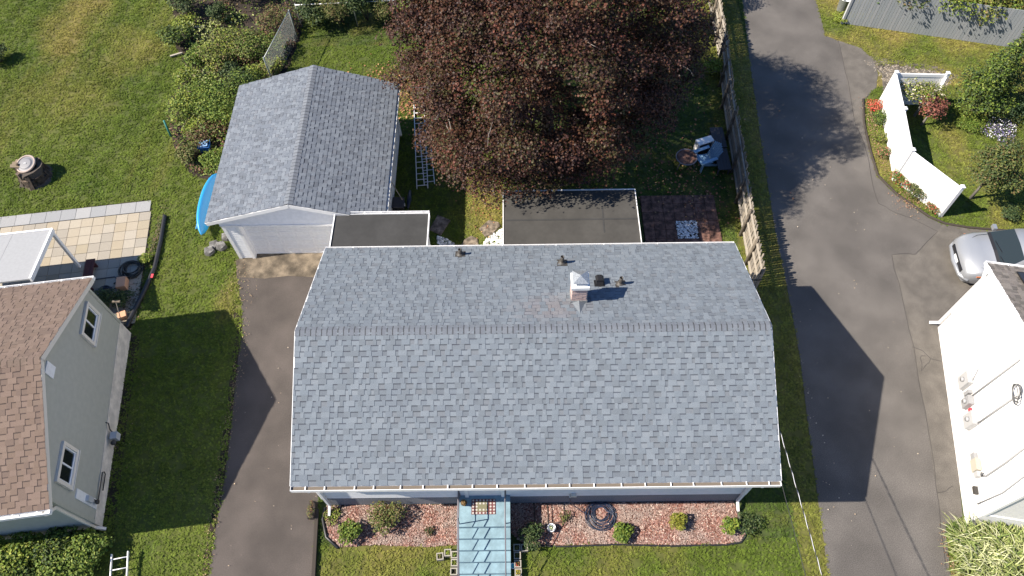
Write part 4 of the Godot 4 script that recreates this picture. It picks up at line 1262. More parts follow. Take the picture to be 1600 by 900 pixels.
	part(v, "brace", bar(mk(), Vector3(16.6, 1.6, -12.95), Vector3(16.35, 0.9, -12.5), 0.06, 0.06), M["white_vinyl"])
	# chain-link corner
	var k := thing("chain_fence", "leaning grey chain-link fence piece behind the garage", "fence", Vector3(-10, 0, -16.5))
	var A := Vector3(-10.0, 0, -17.5); var B := Vector3(-10.6, 0, -14.6)
	for p in [A, B]: part(k, "post", tube(mk(true), [p, p + Vector3.UP * 1.55], 0.03, 8), M["chain"])
	part(k, "top_rail", tube(mk(true), [A + Vector3.UP * 1.5, B + Vector3.UP * 1.5], 0.02, 6), M["chain"])
	var w := mk()
	var du := (B - A).normalized()
	var LL := A.distance_to(B)
	for s in [-1, 1]:
		var u := -1.5
		while u < LL + 1.5:
			var u0 := u; var u1: float = u + s * 1.45
			var t0 := 0.0; var t1 := 1.0
			if s > 0:
				t0 = clampf((0.0 - u0) / 1.45, 0, 1); t1 = clampf((LL - u0) / 1.45, 0, 1)
			else:
				t0 = clampf((u0 - LL) / 1.45, 0, 1); t1 = clampf(u0 / 1.45, 0, 1)
			if t1 > t0: bar(w, A + du * lerpf(u0, u1, t0) + Vector3.UP * (0.03 + t0 * 1.45), A + du * lerpf(u0, u1, t1) + Vector3.UP * (0.03 + t1 * 1.45), 0.0035, 0.0035)
			u += 0.085
	part(k, "wire_mesh", w, M["chain"], true)
	var wr := thing("wire_rail", "pale horizontal fence rail in front of the dark back hedge", "fence rail", Vector3(-7, 0, -18.6))
	part(wr, "rail", tube(mk(true), [Vector3(-9.9, 1.25, -18.2), Vector3(-7.5, 1.3, -18.25), Vector3(-5.0, 1.35, -18.3)], 0.022, 6), M["cable_pale"])
	for x in [-9.9, -7.4, -5.0]: part(wr, "post", tube(mk(true), [Vector3(x, 0, -18.25), Vector3(x, 1.28, -18.24)], 0.03, 6), M["chain"])

# ---------------------------------------------------------------- the purple tree
func big_tree() -> void:
	rng.seed = 31
	var t := thing("purple_tree", "large purple-leaved maple tree over the back yard", "tree", Vector3(0.9, 0, -11.6))
	own()
	var C := Vector3(-0.2, 5.7, 0.7)
	var R := Vector3(5.0, 4.3, 4.8)
	var lobes := []
	for i in 190:                                                              # clumps spread over the crown
		var y := 1.0 - 1.55 * (i + 0.5) / 190.0
		var a := i * 2.39996 + rng.randf_range(-0.25, 0.25)
		var s := sqrt(maxf(0, 1 - y * y))
		var d := Vector3(cos(a) * s, y, sin(a) * s)
		var rr := rng.randf_range(0.5, 0.92)
		lobes.append([C + d * R * rng.randf_range(0.74, 0.98), Vector3(rr, rr * 0.72, rr)])
	for i in 26:                                                              # the inside of the crown
		var a := i * 2.39996
		var q := sqrt((i + 0.5) / 26.0) * 0.72
		lobes.append([C + Vector3(cos(a) * q * R.x, rng.randf_range(-1.6, 1.2), sin(a) * q * R.z), Vector3(1.2, 0.7, 1.2)])
	for l in [[-5.6, 3.2, 0.1, 0.55], [-5.1, 3.6, -0.2, 0.7], [-4.2, 2.7, 2.4, 0.7], [-3.3, 2.6, 3.9, 0.8], [-2.2, 2.4, 4.5, 0.9], [-3.9, 3.3, 3.2, 0.9], [-3.2, 3.4, 3.6, 1.0], [-1.0, 3.0, 4.4, 1.0], [-2.4, 3.6, 3.9, 1.2], [-0.6, 3.8, 4.0, 1.2], [1.4, 4.0, 3.8, 1.2], [3.2, 4.4, 2.6, 1.2], [-3.6, 4.2, 2.4, 1.2], [0.6, 2.9, 4.0, 0.9], [4.6, 5.0, 0.4, 1.2], [4.4, 4.6, -1.6, 1.2], [-4.2, 4.6, 1.2, 1.0], [1.4, 3.0, 4.0, 0.9], [3.4, 3.6, 2.6, 0.9], [-1.6, 3.4, 5.0, 0.9], [-2.6, 3.2, 4.6, 0.9], [-0.4, 3.4, 4.9, 0.9], [0.8, 3.6, 4.7, 0.9], [-3.2, 2.6, 3.3, 0.8], [-3.3, 4.9, 5.0, 0.8], [-2.3, 5.0, 5.3, 0.8], [-1.0, 5.3, 5.4, 0.8], [0.3, 5.2, 5.3, 0.8], [1.4, 5.0, 5.0, 0.8], [-0.2, 4.4, 5.2, 0.7], [0.2, 2.8, 4.2, 0.8], [2.4, 3.4, 3.6, 0.8], [4.6, 4.0, 1.0, 0.8]]: lobes.append([Vector3(l[0], l[1], l[2]), Vector3(l[3], l[3] * 0.6, l[3])])
	var tones := [Color(0.044, 0.02, 0.017), Color(0.056, 0.025, 0.018), Color(0.03, 0.016, 0.015), Color(0.078, 0.036, 0.02), Color(0.048, 0.028, 0.018), Color(0.1, 0.036, 0.024), Color(0.052, 0.046, 0.018), Color(0.036, 0.022, 0.018), Color(0.066, 0.038, 0.02)]
	foliage(t, "crown", lobes, 230000, leaf["maple"], Vector2(0.045, 0.092), tones, M["maroon_leaf"], 0.45, 0.6, 0.45, true)
	part(t, "trunk", tube(mk(true), [Vector3(0, -0.1, 0), Vector3(0.02, 0.4, 0), Vector3(-0.05, 1.4, 0.05), Vector3(-0.1, 2.6, 0.1), Vector3(-0.15, 4.2, 0.2), Vector3(-0.2, 6.5, 0.2)], [0.34, 0.25, 0.22, 0.2, 0.14, 0.07], 12), M["bark"])
	for i in 22:
		var l: Array = lobes[(i * 11 + 3) % lobes.size()]
		var h := rng.randf_range(1.8, 4.0)
		var s := Vector3(-0.1, h, 0.1)
		var e: Vector3 = l[0]
		part(t, "limb", tube(mk(true), [s, s.lerp(e, 0.35) + Vector3.UP * 0.5, s.lerp(e, 0.7) + Vector3.UP * 0.45, e], [0.1, 0.07, 0.045, 0.012], 7), M["bark"])
	var tw := mk()
	for i in 46:
		var l: Array = lobes[rng.randi() % 150]
		var d := ((Vector3(l[0]) - C).normalized() + Vector3(rng.randfn(), rng.randfn(), rng.randfn()) * 0.5).normalized()
		var p: Vector3 = l[0] + d * l[1] * 0.55
		var m := p + d * rng.randf_range(0.3, 0.6)
		tube(tw, [p, m, m + (d + Vector3(rng.randfn(), 0.3, rng.randfn()) * 0.5).normalized() * rng.randf_range(0.2, 0.5)], [0.014, 0.01, 0.004], 4)
	part(t, "twigs", tw, M["twig"], true)

# ---------------------------------------------------------------- back yard
func ladder(label: String, a: Vector3, b: Vector3, w: float, n: int, group := "") -> Node3D:
	var t := thing("ladder", label, "ladder", a, 0.0, group)
	var d := (b - a).normalized()
	var s := d.cross(Vector3.UP).normalized()
	for k in [-1, 1]: part(t, "rail", bar(mk(), a + s * k * w / 2, b + s * k * w / 2, 0.028, 0.075), M["aluminium"])
	for i in n:
		var p := a.lerp(b, (i + 0.5) / n)
		part(t, "rung", tube(mk(true), [p - s * w / 2, p + s * w / 2], 0.017, 6), M["aluminium"])
	return t

func adirondack(called: String, label: String, at: Vector3, turn: float, m: Material, slats: Material) -> void:
	var t := thing(called, label, "chair", at, turn, "")
	own()                                                                    # faces +z of its own
	for i in 5:
		part(t, "seat_slat", box(mk(), Vector3(0, 0.36 - i * 0.022, 0.26 - i * 0.105), Vector3(0.5, 0.02, 0.09), Basis(Vector3(1, 0, 0), 0.2)), slats)
	for i in 7:
		var x := (i - 3) * 0.075
		var hh := 0.8 - absf(i - 3) * 0.045
		var a := Vector3(x * 0.9, 0.24, -0.22); var b := Vector3(x * 1.15, 0.24 + hh * 0.9, -0.22 - hh * 0.42)
		part(t, "back_slat", bar(mk(), a, b, 0.066, 0.02, Vector3(0, 0.4, 0.9)), slats)
	for s in [-1, 1]:
		part(t, "arm", box(mk(), Vector3(s * 0.32, 0.56, 0.02), Vector3(0.13, 0.025, 0.66), Basis(Vector3(1, 0, 0), 0.05)), m)
		part(t, "leg", bar(mk(), Vector3(s * 0.3, 0, 0.3), Vector3(s * 0.3, 0.55, 0.26), 0.04, 0.09), m)
		part(t, "leg", bar(mk(), Vector3(s * 0.26, 0.36, 0.28), Vector3(s * 0.26, 0.02, -0.5), 0.03, 0.1), m)
	part(t, "back_brace", box(mk(), Vector3(0, 0.55, -0.4), Vector3(0.56, 0.06, 0.02)), m)

func stones(label: String, poly: Array, per: int, size: Vector2, tones: Array, called := "gravel", y := 0.0) -> void:
	own()
	var s := Scatter.new()
	var p := PackedVector2Array(poly)
	var r := Rect2(p[0], Vector2.ZERO)
	for q in p: r = r.expand(q)
	var tries := 0
	while s.n < per and tries < per * 6:
		tries += 1
		var q := Vector2(rng.randf_range(r.position.x, r.end.x), rng.randf_range(r.position.y, r.end.y))
		if not Geometry2D.is_point_in_polygon(q, p): continue
		var z := rng.randf_range(size.x, size.y)
		s.add(facing(Vector3(rng.randfn() * 0.25, 1, rng.randfn() * 0.25), rng.randf() * TAU, Vector3(z, z * 0.7, z * rng.randf_range(0.7, 1.3))), Vector3(q.x, y + z * 0.2, q.y), shade(tones[rng.randi() % tones.size()], 0.2))
	tag(scattered(self, called, s, leaf["pebble"], M["stone"], true), label)

func litter(label: String, spots: Array, n: int, tones: Array, size := Vector2(0.04, 0.1)) -> void:
	own()
	var s := Scatter.new()
	for i in n:
		var k: Array = spots[rng.randi() % spots.size()]
		var x: float = k[0] + rng.randfn() * k[2]
		var z: float = k[1] + rng.randfn() * k[3]
		s.add(facing(Vector3(rng.randfn() * 0.35, 1, rng.randfn() * 0.35), rng.randf() * TAU, Vector3.ONE * rng.randf_range(size.x, size.y)), Vector3(x, 0.045 + rng.randf() * 0.03, z), shade(tones[rng.randi() % tones.size()], 0.3))
	tag(scattered(self, "leaves", s, leaf["maple"], M["litter"], true), label)

func rock(called: String, label: String, poly: Array, h: float, m: Material, cat := "stone", group := "") -> void:
	var c := Vector2.ZERO
	for p in poly: c += p / poly.size()
	var t := thing(called, label, cat, Vector3(c.x, 0, c.y), 0.0, group)
	var st := mk()
	slab(st, poly, -0.03, h * 0.75)
	var inner := []
	for p in poly: inner.append(c.lerp(p, 0.93))
	slab(st, inner, h * 0.7, h)
	part(t, "slab", st, m)

func back_yard() -> void:
	rng.seed = 41
	ladder("long aluminium ladder lying on the grass beside the garage", Vector3(-4.36, 0.06, -13.3), Vector3(-3.98, 0.06, -8.9), 0.42, 15, "ladders lying beside the garage")
	ladder("shorter aluminium ladder section lying partly under the long ladder", Vector3(-4.12, 0.03, -12.3), Vector3(-3.72, 0.03, -9.1), 0.4, 11, "ladders lying beside the garage")
	rock("stone_slab", "rectangular pinkish-grey slab on the grass beside the passage", V([-3.34, -7.63, -2.85, -7.38, -3.18, -6.71, -3.62, -6.95]), 0.06, mat("slab_pink", Color(0.46, 0.37, 0.32), 0.95, "grit", 1.2, "blotch", 0.6))
	rock("flagstone", "larger tan flagstone beside the white gravel", V([-1.78, -6.98, -1.42, -7.36, -1.05, -7.26, -0.98, -7.08, -1.3, -6.68, -1.55, -6.6]), 0.06, M["stone_tan"], "flagstone", "tan flagstones by the gravel")
	rock("flagstone", "smaller rounded tan flagstone nearer the house wall", V([-2.44, -6.22, -2.3, -6.5, -2.05, -6.66, -1.82, -6.52, -1.78, -6.2, -2.0, -5.7, -2.4, -5.7]), 0.06, M["stone_tan"], "flagstone", "tan flagstones by the gravel")
	var whites := [Color(0.72, 0.72, 0.72), Color(0.62, 0.62, 0.63), Color(0.8, 0.8, 0.79), Color(0.45, 0.45, 0.46)]
	stones("white stones in a patch beside the grey-roofed addition", V([-1.75, -5.9, -1.5, -6.55, -1.2, -6.8, -0.9, -7.0, -0.78, -6.5, -0.78, -4.6, -1.7, -4.6]), 900, Vector2(0.05, 0.12), whites)
	stones("white stones in a small heap beside the passage wall", V([-3.3, -6.7, -2.85, -6.5, -2.6, -6.2, -2.7, -5.6, -3.3, -5.5]), 420, Vector2(0.05, 0.11), whites)
	# dark things by the garage wall
	var bx := thing("storage_box", "dark low box against the garage side wall", "box", Vector3(-4.75, 0, -8.0))
	part(bx, "body", span(mk(), Vector3(-5.0, 0, -8.2), Vector3(-4.6, 0.35, -7.75)), M["black_plastic"])
	part(bx, "lid", span(mk(), Vector3(-5.02, 0.35, -8.22), Vector3(-4.58, 0.4, -7.73)), M["bench_grey"])
	part(bx, "handle", span(mk(), Vector3(-4.6, 0.15, -8.0), Vector3(-4.57, 0.3, -7.97)), M["white_paint"])
	var um := thing("folded_umbrella", "dark folded garden umbrella lying on grass beside the garage", "umbrella", Vector3(-4.46, 0, -8.3))
	part(um, "canopy", tube(mk(true), [Vector3(-4.44, 0.1, -8.75), Vector3(-4.45, 0.1, -8.3), Vector3(-4.46, 0.1, -7.95)], [0.05, 0.09, 0.04], 8), M["hose_blue"])
	part(um, "pole", tube(mk(true), [Vector3(-4.46, 0.1, -8.0), Vector3(-4.46, 0.08, -7.75)], 0.02, 6), M["dark_metal"])
	var pl := thing("pole", "thin pole leaning from the garage eave to the lawn", "pole", Vector3(-4.6, 0, -8.2))
	part(pl, "rod", tube(mk(true), [Vector3(-4.55, 0.05, -8.05), Vector3(-5.0, 1.6, -8.2)], 0.018, 6), M["rail_wood"])
	# brick patio behind the addition
	own()
	var base := struct("brick_patio", span(mk(), Vector3(4.3, -0.05, -8.42), Vector3(7.12, 0.012, -3.3)), M["soil"], "red paved patio beside the grey-roofed addition")
	own()
	var nx := 7; var nz := 12
	for i in nx:
		for j in nz:
			var x := 4.32 + i * 0.4; var z := -8.4 + j * 0.4
			if x > 5.4 and x < 6.1 and z > -7.4 and z < -6.5: continue
			var y := 0.05 + rng.randf() * 0.008
			part(base, "paver", span(mk(), Vector3(x + 0.006, 0, z + 0.006), Vector3(x + 0.392, y, z + 0.392)), M["paver_red"])
	part(base, "gravel_tray", span(mk(), Vector3(5.52, 0.0, -7.2), Vector3(6.31, 0.02, -6.4)), M["soil"])
	stones("pale stones filling the square gap in the red patio", V([5.53, -7.19, 6.3, -7.19, 6.3, -6.41, 5.53, -6.41]), 330, Vector2(0.04, 0.085), whites, "gravel", 0.03)
	# furniture under the tree
	adirondack("garden_chair", "blue plastic slatted garden chair beside the dark benches", Vector3(6.95, 0, -9.95), -1.2, M["chair_blue"], M["chair_blue"])
	var cab := thing("slatted_cabinet", "white-topped box with dark slatted front behind the blue chair", "box", Vector3(6.98, 0, -10.62), 0.35)
	own()
	part(cab, "top", box(mk(), Vector3(0, 0.62, 0), Vector3(0.66, 0.05, 0.3)), M["chair_white"])
	for k in [-1, 1]: part(cab, "side_panel", box(mk(), Vector3(k * 0.305, 0.3, 0), Vector3(0.05, 0.59, 0.28)), M["chair_white"])
	part(cab, "back_panel", box(mk(), Vector3(0, 0.3, -0.12), Vector3(0.55, 0.58, 0.03)), M["car_black"])
	for k in 7: part(cab, "slat", box(mk(), Vector3(-0.24 + k * 0.08, 0.3, 0.11), Vector3(0.035, 0.58, 0.02)), M["bench_grey"])
	var bw := thing("fire_bowl", "round rusty fire bowl with pale rim left of the blue chair", "fire bowl", Vector3(6.2, 0, -9.9))
	own()
	part(bw, "bowl", lathe(mk(true), V([0.1, 0.3, 0.3, 0.38, 0.38, 0.5, 0.36, 0.49, 0.28, 0.42, 0.0, 0.38]), 22), M["paver_red"])
	part(bw, "rim", tube(mk(true), ring(Vector3(0, 0.5, 0), 0.4, 24), 0.022, 6, true), M["iron"])
	for i in 3:
		var a := TAU * i / 3 + 0.4
		part(bw, "leg", tube(mk(true), [Vector3(cos(a) * 0.4, 0, sin(a) * 0.4), Vector3(cos(a) * 0.28, 0.42, sin(a) * 0.28)], 0.018, 6), M["iron"])
	for i in 2:
		var bn := thing("bench", ["dark grey plank bench nearer the house behind the blue chair", "dark grey plank bench farther back against the wooden fence"][i], "bench", Vector3(7.6, 0, -9.85 - i * 1.12), 0.03, "dark benches along the wooden fence")
		own()
		for k in 4: part(bn, "plank", box(mk(), Vector3(-0.19 + k * 0.127, 0.4, 0), Vector3(0.12, 0.035, 1.05)), M["bench_grey"])
		for z in [-0.42, 0.42]:
			for s in [-0.2, 0.2]: part(bn, "leg", box(mk(), Vector3(s, 0.19, z), Vector3(0.05, 0.38, 0.05)), M["bench_grey"])
	var rk := thing("garden_stone", "pale rounded stone under the front edge of the tree", "stone", Vector3(1.5, 0, -9.9))
	own()
	part(rk, "stone", lathe(mk(true), V([0.0, -0.02, 0.24, 0.0, 0.27, 0.1, 0.2, 0.2, 0.08, 0.25, 0, 0.26]), 14, Vector3.ZERO, Basis().scaled(Vector3(1.2, 1, 0.8)), 0.35), M["stone_grey"])
	var sk := thing("garden_stake", "thin pale stake beside the pale stone under the tree", "stake", Vector3(1.85, 0, -9.85))
	own()
	part(sk, "stake", bar(mk(), Vector3(0, 0, 0), Vector3(0.03, 0.45, 0.02), 0.05, 0.02, Vector3(1, 0, 0)), M["rail_wood"])
	var red := [Color(0.26, 0.1, 0.05), Color(0.32, 0.15, 0.07), Color(0.2, 0.07, 0.045), Color(0.36, 0.22, 0.1)]
	litter("fallen red-brown leaves on the grass behind the garage", [[-5.2, -14.4, 1.0, 0.9], [-4.4, -13.6, 0.7, 0.8]], 900, red)
	litter("fallen leaves on the sunlit grass beside the addition", [[-1.4, -8.3, 0.6, 0.9], [-1.6, -8.9, 0.6, 0.4]], 260, red, Vector2(0.03, 0.07))
	litter("fallen leaves under the tree and along the wooden fence", [[3.0, -9.6, 2.2, 0.9], [6.6, -9.2, 0.9, 1.2], [5.0, -12.5, 2.0, 2.0]], 900, red)
	litter("fallen leaves along the driveway edges and bare soil", [[-9.7, -0.5, 0.1, 1.6], [-9.55, 3.4, 0.1, 1.2], [-13.2, 0.5, 0.3, 2.0], [-10.3, -4.6, 0.3, 0.5]], 800, [Color(0.3, 0.2, 0.11), Color(0.24, 0.15, 0.09), Color(0.34, 0.25, 0.14), Color(0.14, 0.17, 0.05)], Vector2(0.015, 0.04))
	litter("scattered bright leaf scraps on driveway and lane", [[-8.2, 1.0, 0.9, 2.5], [10.2, 1.5, 1.2, 4.0], [11.5, -8.0, 1.2, 3.0], [9.0, 0.0, 0.12, 3.5]], 130, [Color(0.5, 0.42, 0.32), Color(0.4, 0.3, 0.2)], Vector2(0.015, 0.045))
	# hedge trees at the very back
	for i in 6:
		shrub("back_hedge_tree", ["dark leafy tree at the back beside the chain-link fence", "drooping yellow-green tree second along the back hedge", "dark evergreen third along the back hedge", "drooping olive tree fourth along the back hedge", "bright green leafy bush beside the purple tree", "dark leafy tree behind the purple tree"][i], "tree", "trees of the back hedge", Vector2(-9.2 + i * 1.1, -18.7 + 0.15 * (i % 2)), 1.0, 1.7 + 0.3 * (i % 3), 4800, [DARK_GREENS, OLIVE, DARK_GREENS, OLIVE, GREENS, DARK_GREENS][i], Vector2(0.06, 0.13), "slim" if i % 2 else "oval", 6)
	shrub("fence_shrub", "light green shrub behind the purple tree at the fence", "shrub", "shrubs along the wooden fence", Vector2(7.0, -17.6), 1.0, 2.0, 3000, YELLOW_GREENS, Vector2(0.06, 0.12))
	shrub("fence_shrub", "bright green creeper clump against the leaning end of wooden fence", "shrub", "shrubs along the wooden fence", Vector2(8.0, -14.9), 0.5, 1.0, 1300, YELLOW_GREENS, Vector2(0.05, 0.09))
	shrub("fence_shrub", "tall leafy tree behind the wooden fence beyond the picture's top", "tree", "shrubs along the wooden fence", Vector2(7.0, -22.6), 1.7, 5.4, 4500, GREENS, Vector2(0.08, 0.15), "oval", 7)
	shrub("fence_shrub", "yellowish vine over the top of the wooden fence", "shrub", "shrubs along the wooden fence", Vector2(8.6, -18.9), 0.9, 2.1, 2400, OLIVE, Vector2(0.05, 0.1))

# ---------------------------------------------------------------- front beds
func chips(called: String, label: String, poly: Array, n: int) -> void:
	own()
	struct(called, slab(mk(), poly, -0.1, 0.02), M["mulch_bed"], label)
	var s := Scatter.new()
	var p := PackedVector2Array(poly)
	var r := Rect2(p[0], Vector2.ZERO)
	for q in p: r = r.expand(q)
	var tones := [Color(0.25, 0.115, 0.085), Color(0.22, 0.1, 0.075), Color(0.3, 0.16, 0.125), Color(0.36, 0.22, 0.175), Color(0.17, 0.08, 0.065), Color(0.29, 0.17, 0.15), Color(0.48, 0.37, 0.31)]
	while s.n < n:
		var q := Vector2(rng.randf_range(r.position.x, r.end.x), rng.randf_range(r.position.y, r.end.y))
		if not Geometry2D.is_point_in_polygon(q, p): continue
		var z := rng.randf_range(0.025, 0.07)
		s.add(facing(Vector3(rng.randfn() * 0.3, 1, rng.randfn() * 0.3), rng.randf() * TAU, Vector3(z * 0.8, z * 0.5, z)), Vector3(q.x, 0.025 + rng.randf() * 0.02, q.y), shade(tones[rng.randi() % tones.size()].lerp(Color(0.3, 0.24, 0.21), clampf(0.25 + noise_a.get_noise_2d(q.x * 22.0, q.y * 22.0) * 1.2, 0, 0.8)), 0.3))
	tag(scattered(self, "mulch_chips", s, leaf["chip"], M["chip"], true), "red wood " + label)

func coil(called: String, label: String, at: Vector3, r0: float, r1: float, loops: int, m: Material, thick: float, tail: Array) -> void:
	var t := thing(called, label, "hose", at)
	own()
	var pts := []
	for i in loops * 18:
		var a := TAU * i / 18.0
		var k := floorf(i / 18.0)
		var rr := lerpf(r0, r1, 0.5 + 0.5 * sin(k * 2.3 + 0.4)) * (1.0 + 0.06 * sin(a * 2.0 + k))
		pts.append(Vector3(cos(a) * rr * 1.05 + sin(k * 1.7) * r1 * 0.14, thick * (0.9 + (int(k) % 4) * 1.4), sin(a) * rr + cos(k * 2.1) * r1 * 0.12))
	part(t, "coil", tube(mk(true), pts, thick, 5), m)
	if tail: part(t, "tail", tube(mk(true), tail, thick, 5), m)

func front_beds() -> void:
	rng.seed = 51
	var lb := V([-6.2, 3.19, -6.22, 3.6, -6.05, 4.1, -5.7, 4.4, -4.6, 4.34, -3.2, 4.42, -2.22, 4.36, -2.22, 3.19])
	var rb := V([-0.66, 3.19, -0.66, 4.05, -0.3, 4.38, 0.9, 4.42, 2.4, 4.38, 4.0, 4.44, 5.6, 4.42, 6.0, 4.36, 6.2, 4.15, 6.1, 3.9, 6.02, 3.19])
	chips("left_bed", "mulch of the bed left of the blue steps", lb, 8000)
	chips("right_bed", "mulch of the bed right of the blue steps", rb, 13500)
	own()
	var e := mk(true)
	tube(e, [Vector3(-6.24, 0.05, 3.25), Vector3(-6.27, 0.05, 3.6), Vector3(-6.1, 0.05, 4.12), Vector3(-5.72, 0.05, 4.43)], 0.045, 6)
	tag(part(self, "bed_edging", e, M["black_plastic"]), "black plastic edging curving round the left red bed", "garden edging", "black bed edgings")
	e = mk(true)
	tube(e, [Vector3(-0.3, 0.03, 4.4), Vector3(0.9, 0.03, 4.45), Vector3(2.4, 0.03, 4.41), Vector3(4.0, 0.03, 4.47), Vector3(5.6, 0.03, 4.45), Vector3(6.03, 0.03, 4.39), Vector3(6.23, 0.03, 4.16), Vector3(6.14, 0.03, 3.88)], 0.028, 6)
	tag(part(self, "bed_edging", e, M["black_plastic"]), "dark plastic edging along the front of the right red bed", "garden edging", "black bed edgings")
	var tm := thing("timber_edge", "dark timber edging between driveway and front lawn", "edging", Vector3(-6.35, 0, 4.2))
	part(tm, "timber", bar(mk(), Vector3(-6.47, 0.06, 3.3), Vector3(-6.27, 0.06, 6.0), 0.1, 0.14), M["timber"])
	part(tm, "timber", bar(mk(), Vector3(-6.26, 0.06, 6.02), Vector3(-6.0, 0.06, 9.0), 0.1, 0.14), M["timber"])
	var dp := thing("driveway_planter", "small dark planter box of dry plants at the driveway corner", "planter", Vector3(-6.6, 0, 3.35))
	own()
	part(dp, "box", box(mk(), Vector3(0, 0.12, 0), Vector3(0.2, 0.24, 0.5)), M["timber"])
	foliage(dp, "foliage", [[Vector3(0, 0.3, 0), Vector3(0.1, 0.1, 0.26)]], 200, leaf["oval"], Vector2(0.03, 0.05), OLIVE + BROWNS, M["leaf"])
	var g := "shrubs in the red mulch beds"
	shrub("bed_shrub", "leafy dark green shrub at the left end of the left red bed", "shrub", g, Vector2(-5.35, 4.05), 0.42, 0.62, 1100, GREENS, Vector2(0.04, 0.085))
	shrub("bed_shrub", "broad olive shrub against the white wall in the left bed", "shrub", g, Vector2(-4.3, 3.62), 0.55, 0.75, 1400, OLIVE, Vector2(0.04, 0.08))
	shrub("bed_shrub", "tiny dark bush alone in the left bed near the steps", "shrub", g, Vector2(-3.05, 4.0), 0.16, 0.22, 220, DARK_GREENS + BROWNS, Vector2(0.03, 0.06))
	shrub("bed_shrub", "dark bush beside the right-hand planter blocks", "shrub", g, Vector2(-0.05, 4.2), 0.42, 0.6, 900, DARK_GREENS, Vector2(0.04, 0.08))
	shrub("bed_shrub", "rounded glossy green bush below the coiled hose", "shrub", g, Vector2(2.62, 4.12), 0.33, 0.4, 800, GREENS, Vector2(0.05, 0.09))
	shrub("bed_shrub", "compact yellow-green upright bush right of the hose", "shrub", g, Vector2(4.28, 3.82), 0.28, 0.5, 900, [Color(0.16, 0.17, 0.02), Color(0.12, 0.13, 0.02), Color(0.2, 0.19, 0.03)], Vector2(0.035, 0.07))
	shrub("bed_shrub", "light green bush at the right end of the right red bed", "shrub", g, Vector2(5.75, 3.95), 0.27, 0.45, 520, GREENS + YELLOW_GREENS, Vector2(0.05, 0.1))
	shrub("bed_shrub", "dark straggling bush beside the right-hand downspout", "shrub", g, Vector2(6.32, 3.9), 0.4, 0.4, 480, DARK_GREENS, Vector2(0.04, 0.08))
	shrub("bed_shrub", "thin pale sprig between the white pot and coiled hose", "shrub", g, Vector2(0.95, 3.65), 0.24, 0.25, 150, OLIVE, Vector2(0.03, 0.06))
	shrub("bed_shrub", "low trailing green plant along the curved black edging", "shrub", g, Vector2(-5.95, 3.5), 0.3, 0.2, 450, YELLOW_GREENS + OLIVE, Vector2(0.03, 0.07))
	coil("garden_hose", "dark coiled garden hose on red mulch under the wall tap", Vector3(2.02, 0.03, 3.55), 0.2, 0.42, 13, M["hose_blue"], 0.013, [Vector3(-0.98, 0.95, -0.26), Vector3(-0.95, 0.7, -0.24), Vector3(-0.8, 0.25, -0.2), Vector3(-0.5, 0.04, -0.05), Vector3(-0.2, 0.05, 0.05)])
	var pt := thing("white_pot", "white round flowerpot in the right red bed", "flowerpot", Vector3(0.52, 0, 3.95))
	own()
	part(pt, "pot", lathe(mk(true), V([0.08, 0.0, 0.115, 0.2, 0.13, 0.21, 0.12, 0.22, 0.1, 0.2, 0.1, 0.15, 0, 0.15]), 18), M["white_paint"])
	foliage(pt, "foliage", [[Vector3(0, 0.2, 0), Vector3(0.05, 0.05, 0.05)]], 30, leaf["oval"], Vector2(0.03, 0.05), GREENS, M["leaf"])
	var bars := thing("bed_divider", "two thin dark dividers across the mulch near the steps", "divider", Vector3(0.2, 0, 3.5))
	for x in [0.03, 0.42]: part(bars, "strip", bar(mk(), Vector3(x, 0.04, 3.2), Vector3(x + 0.02, 0.04, 3.95), 0.025, 0.05), M["timber"])
	# hollow concrete block planters on both sides of the steps
	var proto: Node3D = null
	var spots := [[-2.72, 4.72, 0.1, "left outermost hollow block planter at the corner of the left row"], [-2.5, 4.62, 0.05, "hollow block planter with yellowish plant, second in the left row's top arm"], [-2.3, 4.68, 0.0, "hollow block planter touching the steps at the top of the left row"], [-2.3, 4.9, 0.0, "planted hollow block below the top one, left of the steps"], [-2.31, 5.14, 0.0, "square hollow block with dark hole, left of the steps"], [-2.32, 5.37, 0.0, "lowest hollow block left of the steps at the picture edge"],
		[-0.5, 4.5, 0.0, "top hollow block planter right of the steps"], [-0.28, 4.5, 0.05, "outer hollow block planter right of the top right block"], [-0.49, 4.72, 0.0, "planted hollow block second down right of the steps"], [-0.48, 4.95, 0.0, "hollow block with red flower beside the teal pot"], [-0.47, 5.18, 0.0, "hollow block with yellow flowers below the red one, right of steps"], [-0.46, 5.42, 0.0, "lowest hollow block right of the steps at the picture edge"]]
	var tints := [OLIVE, YELLOW_GREENS, GREENS, YELLOW_GREENS, DARK_GREENS, DARK_GREENS, OLIVE, DARK_GREENS, OLIVE, [Color(0.4, 0.06, 0.04), Color(0.1, 0.1, 0.03)], [Color(0.45, 0.35, 0.05), Color(0.12, 0.13, 0.03)], OLIVE]
	for i in spots.size():
		var s: Array = spots[i]
		var o: Node3D
		if proto == null:
			proto = thing("block_planter", s[3], "planter", Vector3(s[0], 0, s[1]), s[2], "hollow block planters beside the steps")
			own()
			var st := mk()
			for k in [-1, 1]:
				box(st, Vector3(k * 0.085, 0.1, 0), Vector3(0.03, 0.2, 0.2))
				box(st, Vector3(0, 0.1, k * 0.085), Vector3(0.14, 0.198, 0.03))
			part(proto, "block", st, M["block"])
			part(proto, "soil", box(mk(), Vector3(0, 0.06, 0), Vector3(0.14, 0.12, 0.14)), M["soil"])
			o = proto
		else: o = copy_of(proto, "block_planter", s[3], Vector3(s[0], 0, s[1]), s[2])
